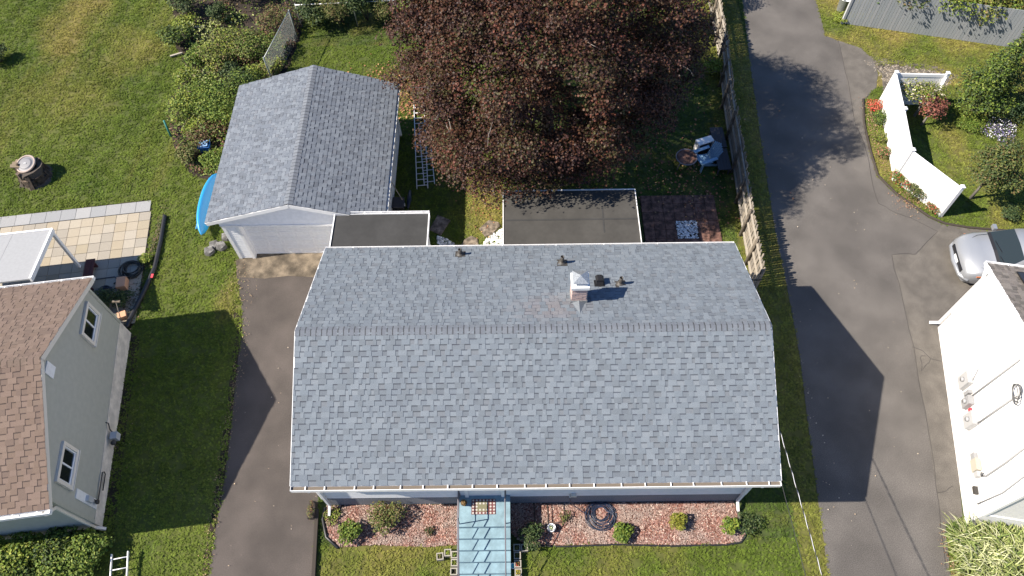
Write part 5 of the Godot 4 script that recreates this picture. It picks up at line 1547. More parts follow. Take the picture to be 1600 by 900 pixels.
	for i in spots.size():
		var o := get_node("block_planter" if i == 0 else "block_planter_%03d" % i)
		foliage(o, "foliage", [[Vector3(0, 0.16, 0), Vector3(0.075, 0.06, 0.075)]], 60 if i != 4 and i != 5 else 18, leaf["oval"], Vector2(0.025, 0.05), tints[i], M["leaf"])
	var tp := thing("teal_pot", "small teal and white pot between steps and right-hand blocks", "flowerpot", Vector3(-0.62, 0, 5.0))
	own()
	part(tp, "pot", lathe(mk(true), V([0.05, 0.0, 0.075, 0.16, 0.06, 0.15, 0, 0.13]), 14), mat("teal_glaze", Color(0.04, 0.4, 0.45), 0.3))
	part(tp, "rim", tube(mk(true), ring(Vector3(0, 0.16, 0), 0.075, 14), 0.012, 5, true), M["white_paint"])

# ---------------------------------------------------------------- the left neighbour's patio
func left_patio() -> void:
	rng.seed = 61
	own()
	var vd := Vector3(0.1246, 0, 0.9922)
	var ud := Vector3(0.9922, 0, -0.1246)
	var O := Vector3(-14.2, 0, -7.98)
	var base := struct("patio", slab(mk(), V([-14.43, -8.56, -14.17, -8.0, -13.72, -4.5, -13.66, -3.0, -20.6, -2.1, -20.5, -7.75]), -0.1, 0.012), M["soil"], "cream paved patio behind the sage house")
	var b := Basis(ud, Vector3.UP, vd)
	var tans := []
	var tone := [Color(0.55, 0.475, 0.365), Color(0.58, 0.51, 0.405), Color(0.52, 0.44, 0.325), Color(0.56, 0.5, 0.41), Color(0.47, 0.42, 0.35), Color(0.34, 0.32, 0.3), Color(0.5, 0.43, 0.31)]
	for c in tone:
		var st := mk()
		st.set_color(c)
		box(st, Vector3(0, 0.02, 0), Vector3(0.412, 0.05, 0.392))
		tans.append(part_mesh(st))
	for i in 13:
		for j in 12:
			var pick := 0 if rng.randf() < 0.1 else rng.randi() % 5
			if (i + j * 3) % 11 == 3: pick = 6
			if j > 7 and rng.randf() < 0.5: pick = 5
			var p := part(base, "paver", tans[pick], M["paver"])
			p.transform = Transform3D(b, O - ud * (0.22 + i * 0.425) + vd * (0.2 + j * 0.405) + Vector3.UP * rng.randf_range(0.0, 0.006))
	var greys := []
	for c in [Color(0.46, 0.46, 0.46), Color(0.5, 0.5, 0.5), Color(0.42, 0.43, 0.44)]:
		var st := mk()
		st.set_color(c)
		box(st, Vector3(0, 0.02, 0), Vector3(0.542, 0.05, 0.5))
		greys.append(part_mesh(st))
	for i in 11:
		var p := part(base, "paver", greys[rng.randi() % 3], M["paver"])
		p.transform = Transform3D(b, O - ud * (0.34 + i * 0.555) - vd * 0.28 + Vector3.UP * rng.randf_range(0.0, 0.005))
	# white patio cover on the back of the sage house
	var aw := thing("patio_cover", "white flat patio cover with one post behind the sage house", "patio cover", Vector3(-16, 0, -4.6))
	var c0 := Vector3(-16.08, 2.13, -5.62); var c1 := Vector3(-15.72, 2.72, -3.3)
	var sl := (c1 - c0)
	var bb := Basis(ud, sl.normalized().cross(ud).normalized(), sl.normalized())
	if bb.y.y < 0: bb.y = -bb.y
	for i in 4:
		var w := 1.25
		part(aw, "sheet", box(mk(), c0 + sl / 2 - ud * (0.06 + w * (i + 0.5)) + bb.y * 0.005, Vector3(w - 0.008, 0.05, sl.length()), bb), mat("cover_sheet", Color(0.33, 0.335, 0.34), 0.6, "faint", 0.5))
	part(aw, "edge_beam", box(mk(), c0 + sl / 2 - ud * 0.02, Vector3(0.07, 0.16, sl.length() + 0.04), bb), M["soffit"])
	part(aw, "front_beam", box(mk(), c0 - ud * 2.6 - vd * 0.03, Vector3(5.2, 0.15, 0.06), b), M["white_vinyl"])
	part(aw, "post", bar(mk(), Vector3(-16.2, 0, -5.5), Vector3(-16.12, 2.1, -5.56), 0.09, 0.09, Vector3(1, 0, 0)), M["soffit"])
	part(aw, "post", bar(mk(), Vector3(-20.6, 0, -4.95), Vector3(-20.55, 2.1, -5.0), 0.09, 0.09, Vector3(1, 0, 0)), M["soffit"])
	# the drain pipe and the clutter beside it
	var dp := thing("drain_pipe", "long black corrugated drain pipe lying on grass beside the patio", "pipe", Vector3(-13.5, 0, -5.5))
	var pts := []
	var rad := []
	var key := [Vector3(-13.62, 0.08, -7.75), Vector3(-13.5, 0.08, -6.6), Vector3(-13.44, 0.08, -5.4), Vector3(-13.58, 0.08, -4.4), Vector3(-13.78, 0.1, -3.3), Vector3(-13.8, 0.12, -2.95)]
	for i in key.size() - 1:
		for k in 22:
			pts.append(Vector3(key[i]).lerp(key[i + 1], k / 22.0))
			rad.append(0.086 if k % 2 else 0.074)
	part(dp, "pipe", tube(mk(true), pts, rad, 9), M["black_plastic"])
	part(dp, "red_cap", box(mk(), Vector3(-13.4, 0.17, -5.0), Vector3(0.08, 0.02, 0.16)), M["red_tag"])
	coil("black_hose", "large black coiled hose on the patio pavers", Vector3(-14.25, 0.05, -5.35), 0.24, 0.36, 9, M["hose_black"], 0.024, [Vector3(-0.3, 0.03, 0.1), Vector3(-0.25, 0.03, 0.45), Vector3(-0.5, 0.03, 0.6)])
	coil("dark_hose", "smaller tangled dark hose beside the red bench", Vector3(-14.95, 0.05, -4.45), 0.1, 0.22, 6, M["hose_blue"], 0.018, [Vector3(0.2, 0.02, 0), Vector3(0.45, 0.02, -0.3), Vector3(0.15, 0.02, -0.6), Vector3(-0.5, 0.02, -0.5)])
	var bn := thing("red_bench", "narrow dark red plank bench on the patio", "bench", Vector3(-15.6, 0, -5.0), 0.1249)
	own()
	for k in 3: part(bn, "plank", box(mk(), Vector3(-0.11 + k * 0.11, 0.36, 0), Vector3(0.1, 0.03, 1.25)), M["red_wood"])
	for z in [-0.5, 0.5]: part(bn, "leg", box(mk(), Vector3(0, 0.17, z), Vector3(0.26, 0.34, 0.05)), M["red_wood"])
	var cp := thing("terracotta_box", "square terracotta planter beside the black hose", "planter", Vector3(-14.38, 0, -4.68), 0.15)
	own()
	part(cp, "box", box(mk(), Vector3(0, 0.16, 0), Vector3(0.32, 0.32, 0.42)), M["terracotta"])
	part(cp, "soil", box(mk(), Vector3(0, 0.315, 0), Vector3(0.27, 0.02, 0.36)), M["terracotta"])
	var tb := thing("tan_box", "small tan box between dark bushes and sage wall", "box", Vector3(-14.05, 0, -3.4), 0.4)
	own()
	part(tb, "box", box(mk(), Vector3(0, 0.12, 0), Vector3(0.28, 0.24, 0.24)), M["terracotta"])
	var tl := thing("garden_tool", "long-handled garden tool leaning by the drain pipe", "tool", Vector3(-13.95, 0, -3.3))
	part(tl, "handle", tube(mk(true), [Vector3(-13.95, 0.05, -2.95), Vector3(-13.95, 0.9, -3.5)], 0.016, 6), M["pale_bark"])
	part(tl, "head", box(mk(), Vector3(-13.95, 0.9, -3.52), Vector3(0.26, 0.05, 0.08)), M["stone_tan"])
	for s in [["dark green bush at the sage house corner behind the bench", -14.75, -3.95, 0.5, 0.5, 1300, DARK_GREENS], ["dark low bush between terracotta planter and sage wall", -14.2, -4.05, 0.42, 0.42, 900, DARK_GREENS], ["bright green leafy plant between black hose and drain pipe", -13.82, -5.75, 0.25, 0.3, 500, YELLOW_GREENS]]:
		shrub("patio_plant", s[0], "plant", "plants beside the patio", Vector2(s[1], s[2]), s[3], s[4], s[5], s[6], Vector2(0.04, 0.08))
	litter("dark weeds and leaves along the patio edge", [[-13.75, -6.6, 0.08, 0.8], [-13.9, -3.9, 0.15, 0.5]], 500, [Color(0.07, 0.06, 0.025), Color(0.05, 0.07, 0.02), Color(0.14, 0.09, 0.05)], Vector2(0.03, 0.07))
	# bottom left: hedge and ladder end
	for i in 6:
		shrub("front_hedge_bush", ["leafy hedge bush nearest the sage house downspout", "leafy hedge bush second from the downspout end", "leafy hedge bush third along the sage house front", "leafy hedge bush at the left picture edge", "outer leafy bush in front of the hedge near the ladder", "outer leafy bush in front of the hedge at the picture edge"][i], "bush", "hedge bushes in front of the sage house", [Vector2(-12.75, 4.55), Vector2(-13.7, 4.45), Vector2(-14.7, 4.6), Vector2(-15.7, 4.7), Vector2(-13.2, 5.3), Vector2(-14.6, 5.5)][i], 0.72, 0.85, 2300, [GREENS, DARK_GREENS + GREENS, YELLOW_GREENS + GREENS, YELLOW_GREENS, GREENS, DARK_GREENS + GREENS][i], Vector2(0.05, 0.11))
	ladder("aluminium ladder end on the lawn at the bottom left", Vector3(-11.96, 0.3, 4.55), Vector3(-11.5, 0.1, 7.2), 0.46, 9)

# ---------------------------------------------------------------- garden bed, stump, kayak
func garden() -> void:
	rng.seed = 71
	own()
	var s := Scatter.new()
	var p := PackedVector2Array(V([-17.0, -22, -16.36, -20.3, -15.6, -18.5, -15.2, -17.03, -14.4, -15.6, -14.8, -13.72, -14.4, -12.27, -13.8, -10.88, -13.0, -9.8, -12.0, -9.5, -11.2, -9.5, -10.9, -12.3, -10.4, -15.2, -9.9, -17.6, -9.8, -22]))
	var tones := BROWNS + OLIVE + GREENS + GREENS + YELLOW_GREENS + [Color(0.2, 0.24, 0.07), Color(0.24, 0.26, 0.1)]
	while s.n < 14000:
		var q := Vector2(rng.randf_range(-17, -9.8), rng.randf_range(-22, -9.5))
		if not Geometry2D.is_point_in_polygon(q, p): continue
		var bare := noise_a.get_noise_2d(q.x * 9.0, q.y * 9.0) - (0.2 if q.y < -18.0 else -0.3)
		if bare < 0.0 and rng.randf() < 0.85: continue
		var h := clampf(0.15 + bare * 1.0, 0.02, 0.75)
		var t: Color = tones[int(clampf((noise_a.get_noise_2d(q.x * 5.0 + 70, q.y * 5.0) + 0.5 + rng.randfn() * 0.25), 0, 0.999) * tones.size())]
		s.add(facing(Vector3(rng.randfn() * 0.6, 1, rng.randfn() * 0.6), rng.randf() * TAU, Vector3.ONE * rng.randf_range(0.05, 0.13)), Vector3(q.x, rng.randf() * h + 0.02, q.y), shade(t, 0.3))
	tag(scattered(self, "undergrowth", s, leaf["oval"], M["leaf"], true), "mixed weeds and low plants filling the garden bed")
	var list := [["broad light green bush at the garden's left side near the garage", -13.6, -13.0, 0.95, 0.9, 2600, YELLOW_GREENS + GREENS], ["large leafy green bush against the garage wall", -12.2, -12.7, 0.95, 1.1, 2600, GREENS], ["dark green bush close to the garage back corner", -11.6, -13.8, 0.8, 1.0, 2000, DARK_GREENS + GREENS], ["dark bush at the garden's top left corner", -15.2, -19.3, 0.7, 0.9, 1700, DARK_GREENS], ["dark bush on the garden's left edge below the top corner", -15.2, -17.2, 0.6, 0.7, 1400, DARK_GREENS + GREENS], ["pale yellowish bush in the middle of the garden", -12.9, -16.2, 1.1, 0.8, 2600, YELLOW_GREENS + OLIVE], ["pale leafy bush right of the garden's middle", -11.4, -16.3, 0.9, 0.9, 2200, GREENS + OLIVE], ["dark twiggy bush beside the chain-link fence", -10.9, -17.9, 0.8, 1.0, 1600, OLIVE + BROWNS], ["brown dried bush above the blue bucket", -12.7, -11.6, 0.7, 0.6, 1500, BROWNS + OLIVE], ["low green bush between blue bucket and kayak", -12.0, -10.2, 0.6, 0.5, 1300, GREENS], ["bright yellow-green upright plant above the blue bucket", -11.9, -12.2, 0.35, 0.9, 700, YELLOW_GREENS], ["tall dark bush at the top of the garden", -12.9, -20.0, 1.0, 1.6, 2300, DARK_GREENS + BROWNS], ["olive bush beside the foot of the chain-link fence", -10.6, -15.2, 0.5, 0.7, 1100, OLIVE + YELLOW_GREENS], ["pale green bush on the garden's left edge", -14.2, -14.9, 0.5, 0.5, 1000, YELLOW_GREENS]]
	for l in list: shrub("garden_bush", l[0], "bush", "bushes in the garden bed", Vector2(l[1], l[2]), l[3] * 1.15, l[4] * 1.35, int(l[5] * 1.2), l[6], Vector2(0.05, 0.1))
	var more := ["low pale weed clump at the garden's far left corner", "rounded green clump between pale bush and lawn", "yellow-green clump against the garage's back left corner", "dark low clump in the garden's centre", "olive clump left of the large bush by the garage", "small pale clump just above the brown dried bush", "green clump behind the broad light bush", "weedy clump at the lower lawn side of the garden", "leafy clump between the chain-link fence and pale leafy bush", "dark clump in the brown top part of the garden"]
	var at := [[-15.0, -18.2], [-14.0, -16.1], [-11.2, -14.5], [-12.4, -15.1], [-13.1, -12.1], [-13.2, -11.9], [-13.4, -14.3], [-13.2, -10.5], [-10.8, -16.6], [-13.6, -18.7]]
	for i in more.size(): shrub("garden_bush", more[i], "bush", "bushes in the garden bed", Vector2(at[i][0], at[i][1]), rng.randf_range(0.45, 0.7), rng.randf_range(0.5, 1.0), 1300, [YELLOW_GREENS, GREENS, YELLOW_GREENS, DARK_GREENS, OLIVE, YELLOW_GREENS, GREENS, OLIVE, GREENS, DARK_GREENS][i], Vector2(0.05, 0.1))
	rock("garden_rock", "tan flat stones at the bed edge beside the lawn", V([-14.5, -14.2, -14.0, -14.4, -13.7, -14.2, -13.9, -13.9, -14.3, -13.9]), 0.15, M["stone_tan"])
	for i in 3:
		var pk := thing("garden_plank", ["pale plank edging across the middle of the garden", "pale stick on the garden's left edge", "pair of pale boards near the garden's dark top"][i], "plank", Vector3(-13, 0, -14.6))
		var a: Vector3 = [Vector3(-12.9, 0.12, -14.35), Vector3(-15.4, 0.1, -16.4), Vector3(-15.0, 0.1, -18.2)][i]
		var b: Vector3 = [Vector3(-11.8, 0.14, -14.55), Vector3(-14.9, 0.12, -16.6), Vector3(-14.2, 0.14, -18.3)][i]
		part(pk, "board", bar(mk(), a, b, 0.08, 0.05), M["rail_wood"])
	var sh := shrub("lawn_shrub", "dark small shrub alone at the left edge of the lawn", "shrub", "", Vector2(-22.8, -16.3), 0.6, 0.8, 1600, DARK_GREENS, Vector2(0.05, 0.1))
	var tl := thing("teal_post", "teal plastic post at the garden's left edge", "post", Vector3(-14.35, 0, -11.9))
	part(tl, "post", tube(mk(true), [Vector3(-14.35, 0, -11.8), Vector3(-14.4, 0.7, -12.0)], 0.04, 8), M["teal"])
	var bk := thing("blue_bucket", "blue tub with pale lid beside the garage", "tub", Vector3(-12.7, 0, -11.0), 0.1)
	own()
	var bs := mk(true)
	part(bk, "body", lathe(mk(), V([0.22, 0.0, 0.29, 0.42]), 4, Vector3.ZERO, Basis(Vector3.UP, PI / 4)), M["bucket_blue"])
	part(bk, "lid", box(mk(), Vector3(-0.02, 0.435, 0.02), Vector3(0.36, 0.03, 0.3), Basis(Vector3(0, 0, 1), 0.12)), M["pale_blue"])
	part(bk, "rim", tube(mk(), ring(Vector3(0, 0.42, 0), 0.3, 4, Basis(Vector3.UP, PI / 4)), 0.015, 5, true), M["bucket_blue"])
	# ragged stump with a metal lid on it
	var st := thing("tree_stump", "ragged pale tree stump with split bark on the left lawn", "stump", Vector3(-19.15, 0, -9.75))
	own()
	part(st, "trunk", lathe(mk(), V([0.62, -0.02, 0.5, 0.15, 0.45, 0.4, 0.44, 0.62, 0.3, 0.6, 0.2, 0.45, 0.0, 0.42]), 16, Vector3.ZERO, Basis(), 0.5), M["bark"])
	for i in 22:
		var a := TAU * i / 22.0 + rng.randf_range(-0.1, 0.1)
		var west := 0.5 - 0.5 * cos(a)
		var hh := rng.randf_range(0.22, 0.5) + 0.3 * west
		var o := Vector3(cos(a), 0, sin(a))
		var tw := Vector3(rng.randfn(), 0, rng.randfn()) * 0.06
		part(st, "bark_slab", bar(mk(), o * rng.randf_range(0.5, 0.66), o * rng.randf_range(0.4, 0.5) + Vector3.UP * hh + tw, rng.randf_range(0.08, 0.24), rng.randf_range(0.04, 0.09), (o + tw * 3.0).normalized()), mat("split_bark", Color(0.4, 0.3, 0.22), 0.95, "grit", 1.0, "blotch", 0.8) if west > 0.45 else mat("dark_bark", Color(0.16, 0.12, 0.095), 0.95, "grit", 1.0, "blotch", 0.8))
	for i in 4:
		var a := PI * 0.75 + i * 0.3
		part(st, "pale_splinter", bar(mk(), Vector3(cos(a) * 0.1, 0.55, sin(a) * -0.1 - 0.1), Vector3(cos(a) * 0.6, 0.66 + 0.03 * i, -sin(a) * 0.55), 0.16, 0.05), mat("fresh_wood", Color(0.44, 0.34, 0.22), 0.9, "fine", 1.0))
	var ld := thing("stump_lid", "round grey metal lid lying on the tree stump", "lid", Vector3(-19.22, 0.66, -9.85), 0.0)
	ld.rotation = Vector3(0.18, 0, 0.1)
	own()
	part(ld, "disc", lathe(mk(true), V([0.36, 0.0, 0.37, 0.03, 0.3, 0.045, 0.24, 0.045, 0.23, 0.07, 0.2, 0.075, 0.0, 0.08]), 24), mat("lid_grey", Color(0.2, 0.2, 0.215), 0.55, "faint", 1.0))
	part(ld, "ring", tube(mk(true), ring(Vector3(0, 0.035, 0), 0.36, 24), 0.04, 6, true), mat("lid_rim", Color(0.36, 0.29, 0.25), 0.8))
	part(ld, "knob", box(mk(), Vector3(0, 0.09, 0), Vector3(0.1, 0.02, 0.04)), M["meter_grey"])
	# kayak on its side against the garage
	var ky := thing("kayak", "bright blue kayak leaning on its side against the garage", "kayak", Vector3(-11.98, 0.36, -8.05))
	own()
	var prof := mk(true)
	var sec := []
	for i in 15:
		var u := -1.0 + 2.0 * i / 14.0
		var w := 0.36 * pow(maxf(0, 1 - absf(u) ** 2.4), 0.7) + 0.012
		var hh := 0.17 * pow(maxf(0, 1 - absf(u) ** 3.0), 0.6) + 0.012
		var rg := []
		for k in 12:
			var a := TAU * k / 12
			var xx := cos(a) * w
			var yy := sin(a) * hh * (1.0 if sin(a) < 0 else 0.55) + 0.09 * u * u
			rg.append(Vector3(yy, xx, u * 1.45))
		sec.append(rg)
	for i in 14:
		for k in 12: quad(prof, sec[i][k], sec[i][(k + 1) % 12], sec[i + 1][(k + 1) % 12], sec[i + 1][k])
	var hull := part(ky, "hull", prof, M["kayak_blue"])
	hull.rotation.z = 0.42
	part(ky, "keel_line", tube(mk(true), [Vector3(-0.15, 0.06, -1.2), Vector3(-0.185, 0.075, 0), Vector3(-0.15, 0.06, 1.2)], 0.02, 6), M["kayak_blue"])
	for i in 4: rock("wall_stone", ["grey stone below the kayak's near end", "dark grey stone at the garage front left corner", "small grey stone beside the kayak's near end", "grey stone between kayak and garage downspout"][i], V([-11.7, -6.5, -11.45, -6.6, -11.3, -6.4, -11.45, -6.2, -11.65, -6.25]) .map(func(q): return q + [Vector2(0, 0), Vector2(0.4, -0.35), Vector2(-0.1, 0.3), Vector2(0.3, 0.1)][i]), 0.1 + 0.03 * i, M["stone_grey"], "stone", "grey stones at the garage corner")

# ---------------------------------------------------------------- the yard right of the lane
func small_tree(called: String, label: String, at: Vector2, lobes: Array, n: int, tones: Array, size: Vector2, trunk_h: float, lean := Vector3.ZERO) -> void:
	var t := thing(called, label, "tree", Vector3(at.x, 0, at.y))
	own()
	foliage(t, "crown", lobes, n, leaf["oval"], size, tones, M["leaf"], 0.5, 0.5, 0.4)
	part(t, "trunk", tube(mk(true), [Vector3(0, -0.05, 0), Vector3(0.03, trunk_h * 0.4, 0) + lean * 0.4, Vector3(0, trunk_h, 0) + lean], [0.06, 0.045, 0.02], 8), M["pale_bark"])
	for i in 7:
		var l: Array = lobes[i % lobes.size()]
		part(t, "limb", tube(mk(true), [Vector3(0, trunk_h * 0.55, 0) + lean * 0.5, Vector3(l[0]) * Vector3(0.5, 0.8, 0.5), l[0]], [0.03, 0.02, 0.006], 5), M["bark"])

func right_yard() -> void:
	rng.seed = 81
	small_tree("yard_tree", "tall leafy dark green tree behind the white vinyl fence", Vector2(18.3, -12.6), [[Vector3(0.1, 0.8, 0.1), Vector3(1.1, 0.7, 1.0)], [Vector3(-0.45, 1.4, 0.1), Vector3(0.75, 0.7, 0.75)], [Vector3(0.35, 1.6, -0.1), Vector3(0.75, 0.7, 0.7)], [Vector3(0, 2.3, 0), Vector3(0.62, 0.7, 0.62)], [Vector3(0.08, 3.0, 0), Vector3(0.42, 0.7, 0.42)], [Vector3(0.12, 3.7, 0), Vector3(0.26, 0.6, 0.26)], [Vector3(0.12, 4.3, 0), Vector3(0.13, 0.4, 0.13)]], 10000, DARK_GREENS + GREENS, Vector2(0.055, 0.11), 3.6)
	small_tree("yard_tree", "small round-headed olive tree on the lawn above the car", Vector2(16.75, -8.1), [[Vector3(0.1, 1.9, -0.1), Vector3(0.75, 0.6, 0.7)], [Vector3(-0.3, 1.5, 0.3), Vector3(0.6, 0.5, 0.55)], [Vector3(0.3, 2.4, -0.2), Vector3(0.5, 0.45, 0.5)], [Vector3(0.45, 1.5, 0.3), Vector3(0.6, 0.45, 0.6)], [Vector3(0, 2.0, 0), Vector3(0.7, 0.55, 0.7)]], 6500, OLIVE + DARK_GREENS, Vector2(0.05, 0.1), 1.9)
	small_tree("yard_tree", "cream and red flowering bush tree inside the vinyl fence corner", Vector2(15.85, -12.35), [[Vector3(-0.35, 1.0, -0.3), Vector3(0.65, 0.5, 0.6)], [Vector3(0.4, 1.0, -0.1), Vector3(0.6, 0.5, 0.55)], [Vector3(0, 1.3, 0), Vector3(0.5, 0.4, 0.5)]], 1900, OLIVE + YELLOW_GREENS + [Color(0.5, 0.46, 0.33)], Vector2(0.05, 0.1), 1.1)
	small_tree("yard_tree", "reddish-brown leafed bush in front of the cream flowering bush", Vector2(16.0, -11.85), [[Vector3(0, 0.9, 0.1), Vector3(0.5, 0.42, 0.42)], [Vector3(0.3, 0.95, -0.2), Vector3(0.4, 0.35, 0.35)], [Vector3(-0.15, 1.15, -0.2), Vector3(0.35, 0.3, 0.3)]], 1100, [Color(0.2, 0.06, 0.045), Color(0.14, 0.055, 0.04), Color(0.24, 0.1, 0.07)], Vector2(0.05, 0.09), 0.9)
	small_tree("hedge_pine", "dark conical evergreen at the right picture edge", Vector2(20.75, -12.3), [[Vector3(0, 0.8, 0), Vector3(1.5, 0.8, 1.5)], [Vector3(0, 1.7, 0), Vector3(1.15, 0.8, 1.15)], [Vector3(0, 2.7, 0), Vector3(0.75, 0.8, 0.75)], [Vector3(0, 3.6, 0), Vector3(0.35, 0.7, 0.35)]], 6500, [Color(0.02, 0.04, 0.016), Color(0.03, 0.052, 0.02)], Vector2(0.05, 0.1), 3.5)
	shrub("yard_shrub", "small green bush at the car's far side by the lawn edge", "shrub", "shrubs on the right lawn", Vector2(17.75, -7.15), 0.4, 0.5, 800, DARK_GREENS, Vector2(0.04, 0.08))
	shrub("yard_shrub", "low green bush below the tall yard tree", "shrub", "shrubs on the right lawn", Vector2(17.9, -11.7), 0.7, 0.4, 1300, GREENS, Vector2(0.04, 0.08))
	shrub("flower_bed", "white and violet flowering plants under the evergreen", "flowers", "", Vector2(19.0, -11.3), 0.8, 0.35, 1500, DARK_GREENS + [Color(0.7, 0.7, 0.72), Color(0.1, 0.08, 0.22), Color(0.25, 0.2, 0.38)], Vector2(0.04, 0.07))
	var reds := [Color(0.42, 0.05, 0.035), Color(0.5, 0.12, 0.08), Color(0.08, 0.1, 0.03)]
	var fl := [["bright red flower clump at the vinyl fence's upper panel", 14.35, -12.75, 0.33, 0.3, 600, reds], ["grey-green bush below the red flower clump by the fence", 14.32, -12.0, 0.34, 0.4, 650, DARK_GREENS + GREENS], ["yellowish low plant halfway along the vinyl fence", 14.15, -11.1, 0.26, 0.22, 400, YELLOW_GREENS + OLIVE], ["pale pink flowers beside the fence's middle post", 14.02, -10.3, 0.25, 0.25, 380, OLIVE + [Color(0.4, 0.15, 0.12)]], ["tall red-flowered bush at the vinyl fence's bend", 14.2, -8.8, 0.38, 0.5, 800, GREENS + [Color(0.4, 0.05, 0.04)]], ["grey-green bush along the lower vinyl panel", 14.72, -8.25, 0.4, 0.5, 850, OLIVE + DARK_GREENS], ["reddish small plant near the vinyl fence's last post", 15.12, -7.55, 0.26, 0.28, 420, OLIVE + [Color(0.4, 0.1, 0.07)]]]
	for f in fl: shrub("fence_flower", f[0], "plant", "plants along the white vinyl fence", Vector2(f[1], f[2]), f[3] * 1.25, f[4] * 1.3, int(f[5] * 1.4), f[6], Vector2(0.035, 0.07))
	own()
	var e := mk(true)
	tube(e, [Vector3(14.02, 0.04, -13.3), Vector3(13.72, 0.04, -12.0), Vector3(13.6, 0.04, -10.6), Vector3(13.56, 0.04, -9.25), Vector3(14.04, 0.04, -8.32), Vector3(14.94, 0.04, -7.26), Vector3(15.42, 0.04, -6.94), Vector3(16.2, 0.04, -6.74), Vector3(18.2, 0.04, -6.5), Vector3(22, 0.04, -6.05)], 0.045, 6)
	tag(part(self, "lane_edging", e, M["timber"]), "dark raised edging between lane and right lawn", "edging")
	litter("brown mulch and leaves under the plants along the vinyl fence", [[14.1, -12.2, 0.15, 0.6], [13.95, -10.3, 0.12, 0.7], [14.5, -8.0, 0.3, 0.3]], 900, [Color(0.3, 0.16, 0.1), Color(0.22, 0.12, 0.07), Color(0.24, 0.17, 0.11)], Vector2(0.02, 0.05))
	stones("loose pale gravel in the worn patch behind the vinyl fence", V([14.6, -15.6, 16.0, -15.3, 17.6, -14.9, 18.2, -14.5, 17.2, -13.4, 15.6, -13.4]), 1300, Vector2(0.02, 0.06), [Color(0.34, 0.3, 0.25), Color(0.28, 0.24, 0.19), Color(0.22, 0.18, 0.13)])
	for i in 7:
		shrub("fence_hedge_bush", ["leafy bush behind the grey fence's left end", "second leafy bush behind the grey fence", "third bush behind the grey fence with yellow tips over the top", "fourth bush behind the grey fence hanging over its top", "fifth leafy bush behind the grey fence", "sixth leafy bush behind the grey fence by the dial", "last leafy bush behind the grey fence at the picture edge"][i], "bush", "hedge bushes behind the grey fence", Vector2(15.4 + i * 1.5, -18.7 + i * 0.36 + ([0.0, 0.15, 0.4, 0.2, 0.0, -0.1, 0.0][i])), 1.15, 2.6 + 0.25 * (i % 3), 2600, [DARK_GREENS + GREENS, OLIVE + DARK_GREENS, GREENS + YELLOW_GREENS, YELLOW_GREENS + OLIVE, DARK_GREENS + GREENS, OLIVE + GREENS, DARK_GREENS + YELLOW_GREENS][i], Vector2(0.06, 0.14))
	var bin := thing("trash_bin", "grey ribbed trash bin at the grey fence's left end", "trash bin", Vector3(14.45, 0, -18.9))
	own()
	part(bin, "body", lathe(mk(true), V([0.22, 0, 0.27, 0.62, 0.29, 0.66, 0.25, 0.64, 0.2, 0.1, 0, 0.1]), 18), M["galvanised"])
	part(bin, "rim", tube(mk(true), ring(Vector3(0, 0.66, 0), 0.285, 20), 0.018, 6, true), M["galvanised"])
	shrub("lane_weed", "weedy green tuft beside the trash bin", "plant", "", Vector2(14.2, -18.2), 0.4, 0.35, 600, YELLOW_GREENS, Vector2(0.04, 0.08))
	# ornamental grass at the bottom right
	var og := thing("ornamental_grass", "big clump of variegated ornamental grass below the white house", "ornamental grass", Vector3(13.4, 0, 5.2))
	own()
	var s := Scatter.new()
	for i in 4200:
		var c := Vector2(rng.randf_range(-1.35, 2.3), rng.randf_range(-0.95, 2.2))
		var a := rng.randf() * TAU
		if rng.randf() < 0.6: a = atan2(c.x - 0.3, c.y - 0.3) + rng.randfn() * 0.7
		var sc := rng.randf_range(0.55, 1.05)
		var t: Color = [Color(0.3, 0.33, 0.12), Color(0.42, 0.44, 0.22), Color(0.13, 0.18, 0.05), Color(0.22, 0.26, 0.08), Color(0.5, 0.5, 0.3)][rng.randi() % 5]
		var b := Basis(Vector3.UP, a).scaled(Vector3(sc, sc * rng.randf_range(0.8, 1.15), sc))
		s.add(b, Vector3(c.x, 0, c.y), shade(t, 0.2))
	scattered(og, "blades", s, leaf["blade"], M["grass_blade"], true)
	litter("brown leaves between the ornamental grass and the lane", [[11.95, 5.2, 0.1, 0.5]], 160, [Color(0.26, 0.15, 0.08), Color(0.2, 0.13, 0.08)], Vector2(0.02, 0.05))

